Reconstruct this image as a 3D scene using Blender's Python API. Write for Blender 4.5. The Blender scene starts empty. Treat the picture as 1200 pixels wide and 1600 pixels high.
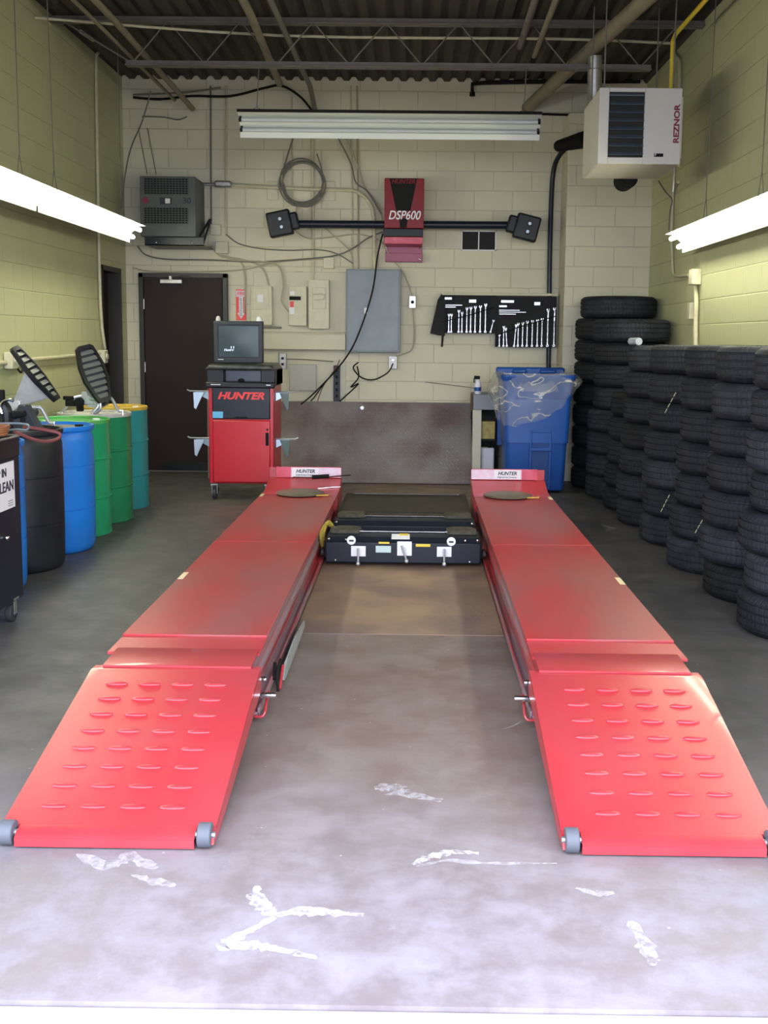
import bpy, math, random
from mathutils import Vector, Matrix
random.seed(7)
PI = math.pi
SC = bpy.context.scene
COL = SC.collection

# ---------------------------------------------------------------- camera
EYE = 1.5
FPX, CX, CY = 1620.0, 635.0, 725.0
CAM_ROT = Matrix.Rotation(math.radians(.42), 3, 'Z') @ Matrix.Rotation(PI / 2 - math.radians(6.93), 3, 'X') @ Matrix.Rotation(.0105, 3, 'Z')
cam_data = bpy.data.cameras.new('camera')
cam = bpy.data.objects.new('camera', cam_data)
COL.objects.link(cam)
cam.location = (0, 0, EYE)
cam.rotation_euler = CAM_ROT.to_euler()
cam_data.sensor_fit = 'HORIZONTAL'
cam_data.sensor_width = 36
cam_data.lens = FPX * 36 / 1200
cam_data.shift_x = -(CX - 600) / 1200
cam_data.shift_y = (CY - 800) / 1200
cam_data.clip_start = .05
SC.camera = cam

# ---------------------------------------------------------------- exposure, sky
SC.view_settings.view_transform = 'Standard'
SC.view_settings.look = 'None'
SC.view_settings.gamma = 1
SC.view_settings.use_curve_mapping = False
SC.view_settings.exposure = 0.0
SKY_STRENGTH = 9.0
TUBE_STRENGTH = 35.0
SC.cycles.use_denoising = True
SC.cycles.max_bounces = 8
SC.cycles.diffuse_bounces = 5
SC.cycles.sample_clamp_indirect = 8
SC.cycles.caustics_reflective = False
SC.cycles.caustics_refractive = False
world = bpy.data.worlds.new('overcast_sky')
SC.world = world
world.use_nodes = True
wt = world.node_tree
wt.nodes['Background'].inputs[0].default_value = (.78, .83, 1.0, 1)
wt.nodes['Background'].inputs[1].default_value = SKY_STRENGTH
door_light = bpy.data.lights.new('doorway_portal', 'AREA')
door_light.shape = 'RECTANGLE'
door_light.size, door_light.size_y = 5.4, 3.0
door_light.cycles.is_portal = True
dlo = bpy.data.objects.new('doorway_portal', door_light)
COL.objects.link(dlo)
dlo.location = (-.36, 2.12, 1.5)
dlo.rotation_euler = (PI / 2, 0, 0)

# room: x from the drum wall to the tyre wall, y into the bay, z up
XL, XR, YF, YB, ZC = -3.15, 2.42, 2.18, 11.4, 4.2
XBUMP, YBUMP, ZBUMP = 1.545, 10.95, 3.8

# ---------------------------------------------------------------- measuring helpers
def ray(x, y):
    return CAM_ROT @ Vector(((x - CX) / FPX, -(y - CY) / FPX, -1))
def at_y(x, y, Y=YB):
    r = ray(x, y); t = Y / r.y
    return Vector((r.x * t, Y, EYE + r.z * t))
def at_x(x, y, X):
    r = ray(x, y); t = X / r.x
    return Vector((X, r.y * t, EYE + r.z * t))

# ---------------------------------------------------------------- materials
def _n(nt, t, **kw):
    n = nt.nodes.new(t)
    for k, v in kw.items():
        setattr(n, k, v)
    return n
MATS = {}
def mat(name, col, rough=.5, metal=0, col2=None, scale=6, amount=.5, bump=0, bscale=60, spec=.5, stretch=(1, 1, 1),
        emit=None, estr=0, alpha=1, coat=0, trans=0, detail=5, lo=.4, hi=.65):
    if name in MATS:
        return MATS[name]
    m = bpy.data.materials.new(name); m.use_nodes = True
    nt = m.node_tree; b = nt.nodes['Principled BSDF']; L = nt.links
    b.inputs['Base Color'].default_value = (*col, 1)
    b.inputs['Roughness'].default_value = rough
    b.inputs['Metallic'].default_value = metal
    b.inputs['Specular IOR Level'].default_value = spec
    b.inputs['Coat Weight'].default_value = coat
    b.inputs['Transmission Weight'].default_value = trans
    b.inputs['Alpha'].default_value = alpha
    tc = _n(nt, 'ShaderNodeTexCoord'); mp = _n(nt, 'ShaderNodeMapping')
    mp.inputs['Scale'].default_value = stretch
    L.new(tc.outputs['Object'], mp.inputs[0])
    if col2:
        no = _n(nt, 'ShaderNodeTexNoise'); no.inputs['Scale'].default_value = scale; no.inputs['Detail'].default_value = detail
        L.new(mp.outputs[0], no.inputs['Vector'])
        cr = _n(nt, 'ShaderNodeMapRange'); cr.inputs[1].default_value = lo; cr.inputs[2].default_value = hi
        cr.inputs[4].default_value = amount
        L.new(no.outputs[0], cr.inputs[0])
        mx = _n(nt, 'ShaderNodeMix', data_type='RGBA')
        mx.inputs[6].default_value = (*col, 1); mx.inputs[7].default_value = (*col2, 1)
        L.new(cr.outputs[0], mx.inputs[0]); L.new(mx.outputs[2], b.inputs['Base Color'])
    if bump:
        n2 = _n(nt, 'ShaderNodeTexNoise'); n2.inputs['Scale'].default_value = bscale
        L.new(mp.outputs[0], n2.inputs['Vector'])
        bp = _n(nt, 'ShaderNodeBump'); bp.inputs['Strength'].default_value = bump; bp.inputs['Distance'].default_value = .01
        L.new(n2.outputs[0], bp.inputs['Height']); L.new(bp.outputs[0], b.inputs['Normal'])
    if emit:
        b.inputs['Emission Color'].default_value = (*emit, 1); b.inputs['Emission Strength'].default_value = estr
    MATS[name] = m
    return m

def wall_mat(name, plane, col, joint, dirt):
    """painted concrete block, courses 0.2 m high"""
    m = bpy.data.materials.new(name); m.use_nodes = True
    nt = m.node_tree; b = nt.nodes['Principled BSDF']; L = nt.links
    b.inputs['Roughness'].default_value = .55
    b.inputs['Specular IOR Level'].default_value = .3
    tc = _n(nt, 'ShaderNodeTexCoord'); sp = _n(nt, 'ShaderNodeSeparateXYZ'); cb = _n(nt, 'ShaderNodeCombineXYZ')
    L.new(tc.outputs['Object'], sp.inputs[0])
    L.new(sp.outputs[0 if plane == 'xz' else 1], cb.inputs[0]); L.new(sp.outputs[2], cb.inputs[1])
    nv = _n(nt, 'ShaderNodeTexNoise'); nv.inputs['Scale'].default_value = 3
    L.new(tc.outputs['Object'], nv.inputs['Vector'])
    br = _n(nt, 'ShaderNodeTexBrick')
    br.inputs['Scale'].default_value = 1; br.inputs['Brick Width'].default_value = .41; br.inputs['Row Height'].default_value = .205
    br.inputs['Mortar Size'].default_value = .006; br.inputs['Mortar Smooth'].default_value = .6
    L.new(cb.outputs[0], br.inputs['Vector'])
    n1 = _n(nt, 'ShaderNodeTexNoise'); n1.inputs['Scale'].default_value = 1.6; n1.inputs['Detail'].default_value = 6
    L.new(tc.outputs['Object'], n1.inputs['Vector'])
    r1 = _n(nt, 'ShaderNodeMapRange'); r1.inputs[1].default_value = .42; r1.inputs[2].default_value = .75; r1.inputs[4].default_value = .55
    L.new(n1.outputs[0], r1.inputs[0])
    m1 = _n(nt, 'ShaderNodeMix', data_type='RGBA'); m1.inputs[6].default_value = (*col, 1); m1.inputs[7].default_value = (*dirt, 1)
    L.new(r1.outputs[0], m1.inputs[0])
    m2 = _n(nt, 'ShaderNodeMix', data_type='RGBA'); m2.inputs[7].default_value = (*joint, 1)
    jm = _n(nt, 'ShaderNodeMath', operation='MULTIPLY'); jm.inputs[1].default_value = .28
    L.new(br.outputs['Fac'], jm.inputs[0]); L.new(jm.outputs[0], m2.inputs[0]); L.new(m1.outputs[2], m2.inputs[6])
    L.new(m2.outputs[2], b.inputs['Base Color'])
    n3 = _n(nt, 'ShaderNodeTexNoise'); n3.inputs['Scale'].default_value = 45; n3.inputs['Detail'].default_value = 3
    L.new(tc.outputs['Object'], n3.inputs['Vector'])
    sub = _n(nt, 'ShaderNodeMath', operation='MULTIPLY_ADD'); sub.inputs[1].default_value = -1.0
    L.new(br.outputs['Fac'], sub.inputs[0])
    sc = _n(nt, 'ShaderNodeMath', operation='MULTIPLY'); sc.inputs[1].default_value = .25
    L.new(n3.outputs[0], sc.inputs[0]); L.new(sc.outputs[0], sub.inputs[2])
    bp = _n(nt, 'ShaderNodeBump'); bp.inputs['Strength'].default_value = .7; bp.inputs['Distance'].default_value = .006
    L.new(sub.outputs[0], bp.inputs['Height']); L.new(bp.outputs[0], b.inputs['Normal'])
    return m

def floor_mat():
    m = bpy.data.materials.new('shop_floor'); m.use_nodes = True
    nt = m.node_tree; b = nt.nodes['Principled BSDF']; L = nt.links
    tc = _n(nt, 'ShaderNodeTexCoord'); sp = _n(nt, 'ShaderNodeSeparateXYZ'); L.new(tc.outputs['Object'], sp.inputs[0])
    def noise(scale, detail=6, stretch=None, rough=.6):
        n = _n(nt, 'ShaderNodeTexNoise'); n.inputs['Scale'].default_value = scale; n.inputs['Detail'].default_value = detail
        n.inputs['Roughness'].default_value = rough
        if stretch:
            mp = _n(nt, 'ShaderNodeMapping'); mp.inputs['Scale'].default_value = stretch
            L.new(tc.outputs['Object'], mp.inputs[0]); L.new(mp.outputs[0], n.inputs['Vector'])
        else:
            L.new(tc.outputs['Object'], n.inputs['Vector'])
        return n.outputs[0]
    def rng(src, a, c, o0=0, o1=1):
        r = _n(nt, 'ShaderNodeMapRange', interpolation_type='SMOOTHSTEP')
        for i, v in enumerate((a, c, o0, o1)): r.inputs[i + 1].default_value = v
        L.new(src, r.inputs[0]); return r.outputs[0]
    def mix(f, a, c):
        x = _n(nt, 'ShaderNodeMix', data_type='RGBA')
        if isinstance(f, float): x.inputs[0].default_value = f
        else: L.new(f, x.inputs[0])
        for i, v in ((6, a), (7, c)):
            if isinstance(v, tuple): x.inputs[i].default_value = (*v, 1)
            else: L.new(v, x.inputs[i])
        return x.outputs[2]
    def mth(op, a, c):
        x = _n(nt, 'ShaderNodeMath', operation=op)
        for i, v in ((0, a), (1, c)):
            if isinstance(v, (int, float)): x.inputs[i].default_value = v
            else: L.new(v, x.inputs[i])
        return x.outputs[0]
    grey = mix(rng(noise(4.2, 8), .3, .75), (.080, .077, .073), (.115, .108, .104))
    brown = mix(rng(noise(2.6, 9, None, .68), .32, .68), (.150, .105, .085), (.205, .165, .148))
    # traffic lane between the runways is worn brown, the strips beside them stay oily grey
    dx = mth('ABSOLUTE', mth('ADD', sp.outputs[0], .06), 0)
    lane = rng(mth('ADD', dx, mth('MULTIPLY', noise(1.2), .35)), .62, 1.15, 1, 0)
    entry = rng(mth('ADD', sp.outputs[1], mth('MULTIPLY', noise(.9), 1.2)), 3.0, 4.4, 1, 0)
    c = mix(lane, grey, brown)
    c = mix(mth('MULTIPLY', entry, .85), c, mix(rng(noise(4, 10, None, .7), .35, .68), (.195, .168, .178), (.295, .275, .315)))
    # oil
    c = mix(mth('MULTIPLY', rng(noise(3.4, 9, None, .7), .56, .74), .35), c, (.06, .055, .052))
    # scuffs and dust flecks
    sc = mth('MULTIPLY', rng(noise(9, 14, (1, .7, 1), .8), .60, .74), .4)
    c = mix(sc, c, (.45, .45, .48))
    fl = _n(nt, 'ShaderNodeTexVoronoi'); fl.inputs['Scale'].default_value = 11; fl.inputs['Randomness'].default_value = 1; L.new(tc.outputs['Object'], fl.inputs['Vector'])
    fm = mth('MULTIPLY', rng(fl.outputs['Distance'], .02, .06, 1, 0), rng(noise(3.3), .44, .56))
    c = mix(mth('MULTIPLY', fm, .6), c, (.6, .6, .6))
    L.new(c, b.inputs['Base Color'])
    L.new(rng(noise(4), .3, .7, .38, .62), b.inputs['Roughness'])
    b.inputs['Specular IOR Level'].default_value = .4
    bp = _n(nt, 'ShaderNodeBump'); bp.inputs['Strength'].default_value = .25; bp.inputs['Distance'].default_value = .004
    L.new(noise(30, 6), bp.inputs['Height']); L.new(bp.outputs[0], b.inputs['Normal'])
    return m

def rubber_mat(name, col, dust):
    m = bpy.data.materials.new(name); m.use_nodes = True
    nt = m.node_tree; b = nt.nodes['Principled BSDF']; L = nt.links
    tc = _n(nt, 'ShaderNodeTexCoord'); sp = _n(nt, 'ShaderNodeSeparateXYZ'); L.new(tc.outputs['Object'], sp.inputs[0])
    at = _n(nt, 'ShaderNodeMath', operation='ARCTAN2'); L.new(sp.outputs[1], at.inputs[0]); L.new(sp.outputs[0], at.inputs[1])
    zz = _n(nt, 'ShaderNodeMath', operation='MULTIPLY'); zz.inputs[1].default_value = 45; L.new(sp.outputs[2], zz.inputs[0])
    sn = _n(nt, 'ShaderNodeMath', operation='SINE'); L.new(zz.outputs[0], sn.inputs[0])
    a2 = _n(nt, 'ShaderNodeMath', operation='MULTIPLY_ADD'); a2.inputs[1].default_value = 64
    L.new(at.outputs[0], a2.inputs[0]); L.new(sn.outputs[0], a2.inputs[2])
    s2 = _n(nt, 'ShaderNodeMath', operation='SINE'); L.new(a2.outputs[0], s2.inputs[0])
    st = _n(nt, 'ShaderNodeMapRange'); st.inputs[1].default_value = .55; st.inputs[2].default_value = .9
    L.new(s2.outputs[0], st.inputs[0])
    iv = _n(nt, 'ShaderNodeMath', operation='SUBTRACT'); iv.inputs[0].default_value = 1; L.new(st.outputs[0], iv.inputs[1])
    bp = _n(nt, 'ShaderNodeBump'); bp.inputs['Strength'].default_value = .8; bp.inputs['Distance'].default_value = .005
    L.new(iv.outputs[0], bp.inputs['Height']); L.new(bp.outputs[0], b.inputs['Normal'])
    no = _n(nt, 'ShaderNodeTexNoise'); no.inputs['Scale'].default_value = 7; L.new(tc.outputs['Object'], no.inputs['Vector'])
    r = _n(nt, 'ShaderNodeMapRange'); r.inputs[1].default_value = .4; r.inputs[2].default_value = .75; L.new(no.outputs[0], r.inputs[0])
    mx = _n(nt, 'ShaderNodeMix', data_type='RGBA'); mx.inputs[6].default_value = (*col, 1); mx.inputs[7].default_value = (*dust, 1)
    L.new(r.outputs[0], mx.inputs[0]); L.new(mx.outputs[2], b.inputs['Base Color'])
    b.inputs['Roughness'].default_value = .66; b.inputs['Specular IOR Level'].default_value = .3
    return m

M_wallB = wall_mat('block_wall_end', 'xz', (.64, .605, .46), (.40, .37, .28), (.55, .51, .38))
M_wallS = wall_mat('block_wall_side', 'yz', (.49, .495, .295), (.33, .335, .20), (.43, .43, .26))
M_floor = floor_mat()
M_apron = mat('outdoor_concrete', (.32, .315, .31), .8, col2=(.25, .245, .24), scale=3, bump=.2)
M_deck = mat('roof_deck', (.058, .048, .038), .8, col2=(.03, .025, .02), scale=3)
M_steel = mat('painted_joist', (.18, .16, .145), .6, col2=(.11, .095, .085), scale=9)
M_pipe = mat('painted_pipe', (.24, .205, .14), .55, col2=(.14, .12, .085), scale=8)
M_cond = mat('cream_conduit', (.55, .52, .36), .45, col2=(.40, .37, .25), scale=12)
M_condw = mat('cream_box', (.62, .59, .43), .45, col2=(.5, .47, .33), scale=12)
M_yellow = mat('yellow_paint', (.75, .55, .04), .45)
M_galv = mat('galvanised', (.5, .5, .48), .35, .8, col2=(.3, .3, .3), scale=20)
M_cable = mat('grey_cable', (.16, .15, .13), .6)
M_cablec = mat('painted_cable', (.42, .39, .28), .6)
M_black = mat('black_plastic', (.007, .008, .011), .42, col2=(.016, .016, .02), scale=8, spec=.35)
M_blackm = mat('black_enamel', (.008, .012, .021), .36, col2=(.016, .020, .031), scale=5, spec=.35)
M_blackmat = mat('black_matte', (.009, .009, .009), .8, spec=.2)
M_rubber = mat('plain_rubber', (.03, .03, .032), .7)
M_grime = mat('greasy_rubber', (.035, .03, .022), .75, col2=(.09, .075, .05), scale=30, bump=.6)
M_red = mat('red_lift_paint', (.43, .030, .040), .34, col2=(.38, .045, .055), scale=2.5, amount=.8, bump=.05, bscale=15, coat=.15)
M_reddirt = mat('red_deck_worn', (.37, .024, .030), .40, col2=(.235, .095, .095), scale=1.5, amount=.75, bump=.06, bscale=25, lo=.35, hi=.66, stretch=(1.6, .6, 1))
M_redrail = mat('red_rail_scraped', (.36, .03, .035), .4, col2=(.22, .17, .19), scale=3, amount=.9, stretch=(1, .25, 6), lo=.42, hi=.56)
M_redcab = mat('red_cabinet', (.50, .008, .018), .3, coat=.2)
M_pinkred = mat('red_wheel_stop', (.55, .04, .08), .35, col2=(.62, .12, .2), scale=8, amount=.6)
M_white = mat('white_enamel', (.75, .75, .73), .35)
M_refl = mat('reflector_white', (.62, .64, .59), .4)
M_glassoff = mat('unlit_tube', (.44, .47, .47), .25, coat=.3)
M_tube = mat('lit_tube', (.9, .9, .85), .4, emit=(1.0, .97, .74), estr=TUBE_STRENGTH)
M_label = mat('white_label', (.8, .8, .82), .45)
M_pinklabel = mat('faded_sticker', (.75, .55, .68), .45, col2=(.82, .76, .84), scale=25)
M_greybox = mat('grey_enamel', (.20, .24, .27), .4, col2=(.15, .18, .20), scale=7)
M_trans = mat('transformer_grey', (.095, .11, .10), .5, col2=(.07, .08, .072), scale=8)
M_darkin = mat('dark_interior', (.02, .02, .02), .9)
M_door = mat('brown_door', (.022, .012, .011), .6, col2=(.028, .016, .014), scale=3, spec=.25)
M_doorf = mat('brown_door_frame', (.03, .026, .022), .5)
M_chrome = mat('chrome', (.8, .8, .82), .18, 1)
M_tool = mat('tool_chrome', (.55, .56, .58), .28, 1, col2=(.12, .12, .13), scale=22, amount=.9, bump=.5, bscale=30)
M_alu = mat('cast_aluminium', (.62, .64, .68), .35, .7, col2=(.4, .42, .46), scale=15)
M_heater = mat('heater_cream', (.60, .58, .55), .45)
M_heatside = mat('heater_side', (.60, .58, .50), .5)
M_louver = mat('louver_steel', (.16, .22, .30), .25, .5)
M_cream = mat('cream_board', (.60, .57, .44), .55, col2=(.52, .49, .37), scale=4)
M_plate = mat('tread_plate', (.36, .33, .335), .38, .4, col2=(.19, .12, .125), scale=2.2, amount=.8, bump=.3, bscale=90)
M_blue = mat('blue_drum_plastic', (.010, .19, .66), .36, col2=(.02, .15, .5), scale=5, spec=.4)
M_bluebin = mat('blue_bin_plastic', (.008, .075, .33), .45, col2=(.010, .06, .26), scale=5)
M_green = mat('green_drum_enamel', (.012, .33, .14), .3, col2=(.02, .25, .12), scale=6)
M_greend = mat('dark_green_drum_enamel', (.010, .22, .09), .3, col2=(.02, .16, .07), scale=6)
M_lime = mat('green_drum_lid', (.06, .42, .10), .4, col2=(.2, .3, .1), scale=10)
M_teal = mat('teal_drum_enamel', (.02, .27, .29), .35, col2=(.04, .20, .22), scale=6)
M_ylid = mat('yellow_lid', (.62, .42, .05), .4, col2=(.4, .3, .1), scale=14)
M_wlid = mat('white_lid', (.6, .6, .58), .4, col2=(.35, .33, .28), scale=10)
M_bkdrum = mat('black_drum_plastic', (.010, .012, .016), .45, col2=(.022, .023, .027), scale=6, spec=.35)
M_muddy = mat('muddy_residue', (.25, .2, .13), .5, col2=(.12, .2, .3), scale=6)
M_screen = mat('crt_glass', (.02, .03, .035), .22, spec=.25, emit=(.25, .38, .45), estr=.10)
M_cyan = mat('light_blue_sticker', (.12, .45, .72), .4)
M_redtxt = mat('red_lettering', (.75, .03, .03), .4)
M_dktxt = mat('dark_lettering', (.02, .02, .03), .5)
M_steelblue = mat('zinc_bracket', (.34, .42, .48), .3, .7)
M_cloth = mat('black_tool_cloth', (.006, .006, .008), .8, bump=.3, bscale=60)
M_hose = mat('red_hose', (.17, .045, .045), .55)
M_hoseb = mat('brown_hose', (.26, .10, .04), .55)
M_grey = mat('grey_plastic', (.030, .036, .048), .5, spec=.3)
M_paint = mat('spilt_white_paint', (.75, .76, .8), .6)
M_slab = mat('rusty_slab', (.30, .205, .13), .55, col2=(.18, .125, .105), scale=2.6, amount=1, bump=.2, bscale=20, lo=.35, hi=.62)
M_ochre = mat('slab_edge_seal', (.2, .15, .1), .7)
M_maroon = mat('maroon_bracket', (.26, .02, .07), .35, col2=(.34, .05, .12), scale=6)
M_boxred = mat('dark_red_gloss', (.20, .004, .008), .35, spec=.3)
M_hole = mat('hole_black', (.005, .005, .005), .9)
M_tyres = [rubber_mat('tyre_rubber', (.011, .0125, .018), (.024, .027, .036)),
           rubber_mat('dusty_tyre_rubber', (.018, .020, .028), (.038, .043, .055)),
           rubber_mat('dark_tyre_rubber', (.007, .008, .010), (.016, .018, .022))]
M_chalk = mat('chalk', (.55, .53, .33), .8)
M_green_glass = mat('green_glass', (.05, .09, .06), .1)

# clear plastic bag
def bag_mat():
    m = bpy.data.materials.new('clear_plastic_film'); m.use_nodes = True
    nt = m.node_tree; b = nt.nodes['Principled BSDF']; L = nt.links
    b.inputs['Base Color'].default_value = (.75, .74, .66, 1)
    b.inputs['Roughness'].default_value = .12
    tc = _n(nt, 'ShaderNodeTexCoord')
    n = _n(nt, 'ShaderNodeTexNoise'); n.inputs['Scale'].default_value = 7; n.inputs['Distortion'].default_value = 1.5
    L.new(tc.outputs['Object'], n.inputs['Vector'])
    r = _n(nt, 'ShaderNodeMapRange'); r.inputs[1].default_value = .5; r.inputs[2].default_value = .72; r.inputs[3].default_value = .16; r.inputs[4].default_value = .5
    ab = _n(nt, 'ShaderNodeMath', operation='SUBTRACT'); ab.inputs[1].default_value = .5; L.new(n.outputs[0], ab.inputs[0])
    a2 = _n(nt, 'ShaderNodeMath', operation='ABSOLUTE'); L.new(ab.outputs[0], a2.inputs[0])
    r.inputs[1].default_value = .0; r.inputs[2].default_value = .022; r.inputs[3].default_value = .55; r.inputs[4].default_value = .15  # pale crease lines in the alpha are painted streak highlights
    n.inputs['Scale'].default_value = 2.6; n.inputs['Detail'].default_value = 3; n.inputs['Distortion'].default_value = .5
    mpb = _n(nt, 'ShaderNodeMapping'); mpb.inputs['Scale'].default_value = (1, 1, 2.2); mpb.inputs['Rotation'].default_value = (0, .5, .3); L.new(tc.outputs['Object'], mpb.inputs[0]); L.new(mpb.outputs[0], n.inputs['Vector'])
    L.new(a2.outputs[0], r.inputs[0]); L.new(r.outputs[0], b.inputs['Alpha'])
    bp = _n(nt, 'ShaderNodeBump'); bp.inputs['Strength'].default_value = 1; bp.inputs['Distance'].default_value = .03
    L.new(n.outputs[0], bp.inputs['Height']); L.new(bp.outputs[0], b.inputs['Normal'])
    return m
M_bag = bag_mat()
# feathered floor stain
def stain_mat():
    m = bpy.data.materials.new('dried_paint'); m.use_nodes = True
    nt = m.node_tree; b = nt.nodes['Principled BSDF']; L = nt.links
    b.inputs['Base Color'].default_value = (.78, .78, .82, 1); b.inputs['Roughness'].default_value = .7
    tc = _n(nt, 'ShaderNodeTexCoord'); n = _n(nt, 'ShaderNodeTexNoise'); n.inputs['Scale'].default_value = 30; n.inputs['Detail'].default_value = 10; n.inputs['Roughness'].default_value = .75
    L.new(tc.outputs['Object'], n.inputs['Vector'])
    r = _n(nt, 'ShaderNodeMapRange'); r.inputs[1].default_value = .40; r.inputs[2].default_value = .60; r.inputs[4].default_value = .85
    L.new(n.outputs[0], r.inputs[0]); L.new(r.outputs[0], b.inputs['Alpha'])
    return m
M_stain = stain_mat()
M_faint = M_stain.copy(); M_faint.name = 'faint_scrape'
M_faint.node_tree.nodes['Map Range'].inputs[4].default_value = .38

# ---------------------------------------------------------------- mesh building
ORG = {}
class MB:
    def __init__(s): s.v = []; s.f = []; s.mi = []; s.m = 0
    def use(s, i): s.m = i; return s
    def face(s, idx): s.f.append(tuple(idx)); s.mi.append(s.m)
    def box(s, c, d, R=None):
        o = len(s.v); c = Vector(c)
        for k in (-1, 1):
            for j in (-1, 1):
                for i in (-1, 1):
                    p = Vector((i * d[0] / 2, j * d[1] / 2, k * d[2] / 2))
                    if R is not None: p = R @ p
                    s.v.append(c + p)
        for q in ((0, 2, 3, 1), (4, 5, 7, 6), (0, 1, 5, 4), (2, 6, 7, 3), (0, 4, 6, 2), (1, 3, 7, 5)):
            s.face([o + a for a in q])
        return s
    def bx(s, x0, x1, y0, y1, z0, z1):
        return s.box(((x0 + x1) / 2, (y0 + y1) / 2, (z0 + z1) / 2), (abs(x1 - x0), abs(y1 - y0), abs(z1 - z0)))
    def loft(s, loops, cap=True, close=False):
        o = len(s.v); n = len(loops[0])
        for lp in loops: s.v += [Vector(p) for p in lp]
        R = len(loops)
        for r in range(R if close else R - 1):
            a = o + r * n; b = o + ((r + 1) % R) * n
            for i in range(n):
                j = (i + 1) % n
                s.face((a + i, a + j, b + j, b + i))
        if cap and not close:
            s.face([o + i for i in reversed(range(n))]); s.face([o + (R - 1) * n + i for i in range(n)])
        return s
    def prism(s, pts, off):
        off = Vector(off); a = [Vector(p) for p in pts]
        return s.loft([a, [p + off for p in a]])
    def cyl(s, p0, p1, r0, r1=None, n=16, cap=True):
        p0, p1 = Vector(p0), Vector(p1); r1 = r0 if r1 is None else r1
        d = (p1 - p0).normalized(); q = d.to_track_quat('Z', 'Y').to_matrix()
        cs = [(math.cos(2 * PI * i / n), math.sin(2 * PI * i / n)) for i in range(n)]
        return s.loft([[p0 + q @ Vector((c * r0, t * r0, 0)) for c, t in cs], [p1 + q @ Vector((c * r1, t * r1, 0)) for c, t in cs]], cap)
    def tube(s, pts, r, n=8, smooth=0, closed=False):
        P = [Vector(p) for p in pts]
        if smooth and len(P) > 2:
            Q = []
            N = len(P)
            for i in range(N if closed else N - 1):
                a = P[(i - 1) % N] if (closed or i > 0) else P[i]; b = P[i]; c = P[(i + 1) % N]
                d = P[(i + 2) % N] if (closed or i < N - 2) else c
                for k in range(smooth):
                    t = k / smooth
                    Q.append(.5 * ((2 * b) + (c - a) * t + (2 * a - 5 * b + 4 * c - d) * t * t + (3 * b - a - 3 * c + d) * t ** 3))
            if not closed: Q.append(P[-1])
            P = Q
        loops = []; up = None
        for i, p in enumerate(P):
            if closed: d = P[(i + 1) % len(P)] - P[i - 1]
            else: d = P[min(i + 1, len(P) - 1)] - P[max(i - 1, 0)]
            d = d.normalized() if d.length > 1e-9 else Vector((0, 0, 1))
            if up is None: up = Vector((0, 0, 1)) if abs(d.z) < .9 else Vector((1, 0, 0))
            sx = d.cross(up).normalized(); up = sx.cross(d).normalized()
            loops.append([p + sx * math.cos(2 * PI * k / n) * r + up * math.sin(2 * PI * k / n) * r for k in range(n)])
        return s.loft(loops, True, closed)
    def lathe(s, prof, n=40, c=(0, 0, 0), closed=False, cap=True):
        c = Vector(c)
        loops = [[c + Vector((r * math.cos(2 * PI * i / n), r * math.sin(2 * PI * i / n), z)) for i in range(n)] for r, z in prof]
        return s.loft(loops, cap and not closed, closed)
    def ball(s, c, r, n=14, m=8):
        r = (r, r, r) if not hasattr(r, '__len__') else r
        c = Vector(c)
        loops = []
        for j in range(1, m):
            a = PI * j / m
            loops.append([c + Vector((r[0] * math.sin(a) * math.cos(2 * PI * i / n), r[1] * math.sin(a) * math.sin(2 * PI * i / n), -r[2] * math.cos(a))) for i in range(n)])
        return s.loft(loops)
    def xf(s, M, start=0):
        for i in range(start, len(s.v)): s.v[i] = M @ s.v[i]
        return s
    def build(s, name, mats, parent=None, origin=None, bevel=0, seg=2, sub=0, angle=35, label=None):
        me = bpy.data.meshes.new(name)
        o_ = Vector(ORG[parent.name]) if parent is not None else (Vector(origin) if origin is not None else Vector((0, 0, 0)))
        me.from_pydata([tuple(p - o_) for p in s.v], [], s.f)
        for m in (mats if isinstance(mats, (list, tuple)) else [mats]): me.materials.append(m)
        for p, k in zip(me.polygons, s.mi): p.material_index = k
        me.validate()
        import bmesh
        bm = bmesh.new(); bm.from_mesh(me); bmesh.ops.recalc_face_normals(bm, faces=bm.faces); bm.to_mesh(me); bm.free()
        me.shade_smooth(); me.set_sharp_from_angle(angle=math.radians(angle))
        ob = bpy.data.objects.new(name, me); COL.objects.link(ob)
        if parent is not None:
            ob.parent = parent
        else:
            ob.location = o_
        ORG[ob.name] = tuple(o_)
        if bevel:
            b = ob.modifiers.new('edge', 'BEVEL'); b.width = bevel; b.segments = seg; b.limit_method = 'ANGLE'; b.angle_limit = math.radians(40)
        if sub:
            b = ob.modifiers.new('round', 'SUBSURF'); b.levels = sub; b.render_levels = sub
        if label: ob['label'] = label
        return ob

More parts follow.
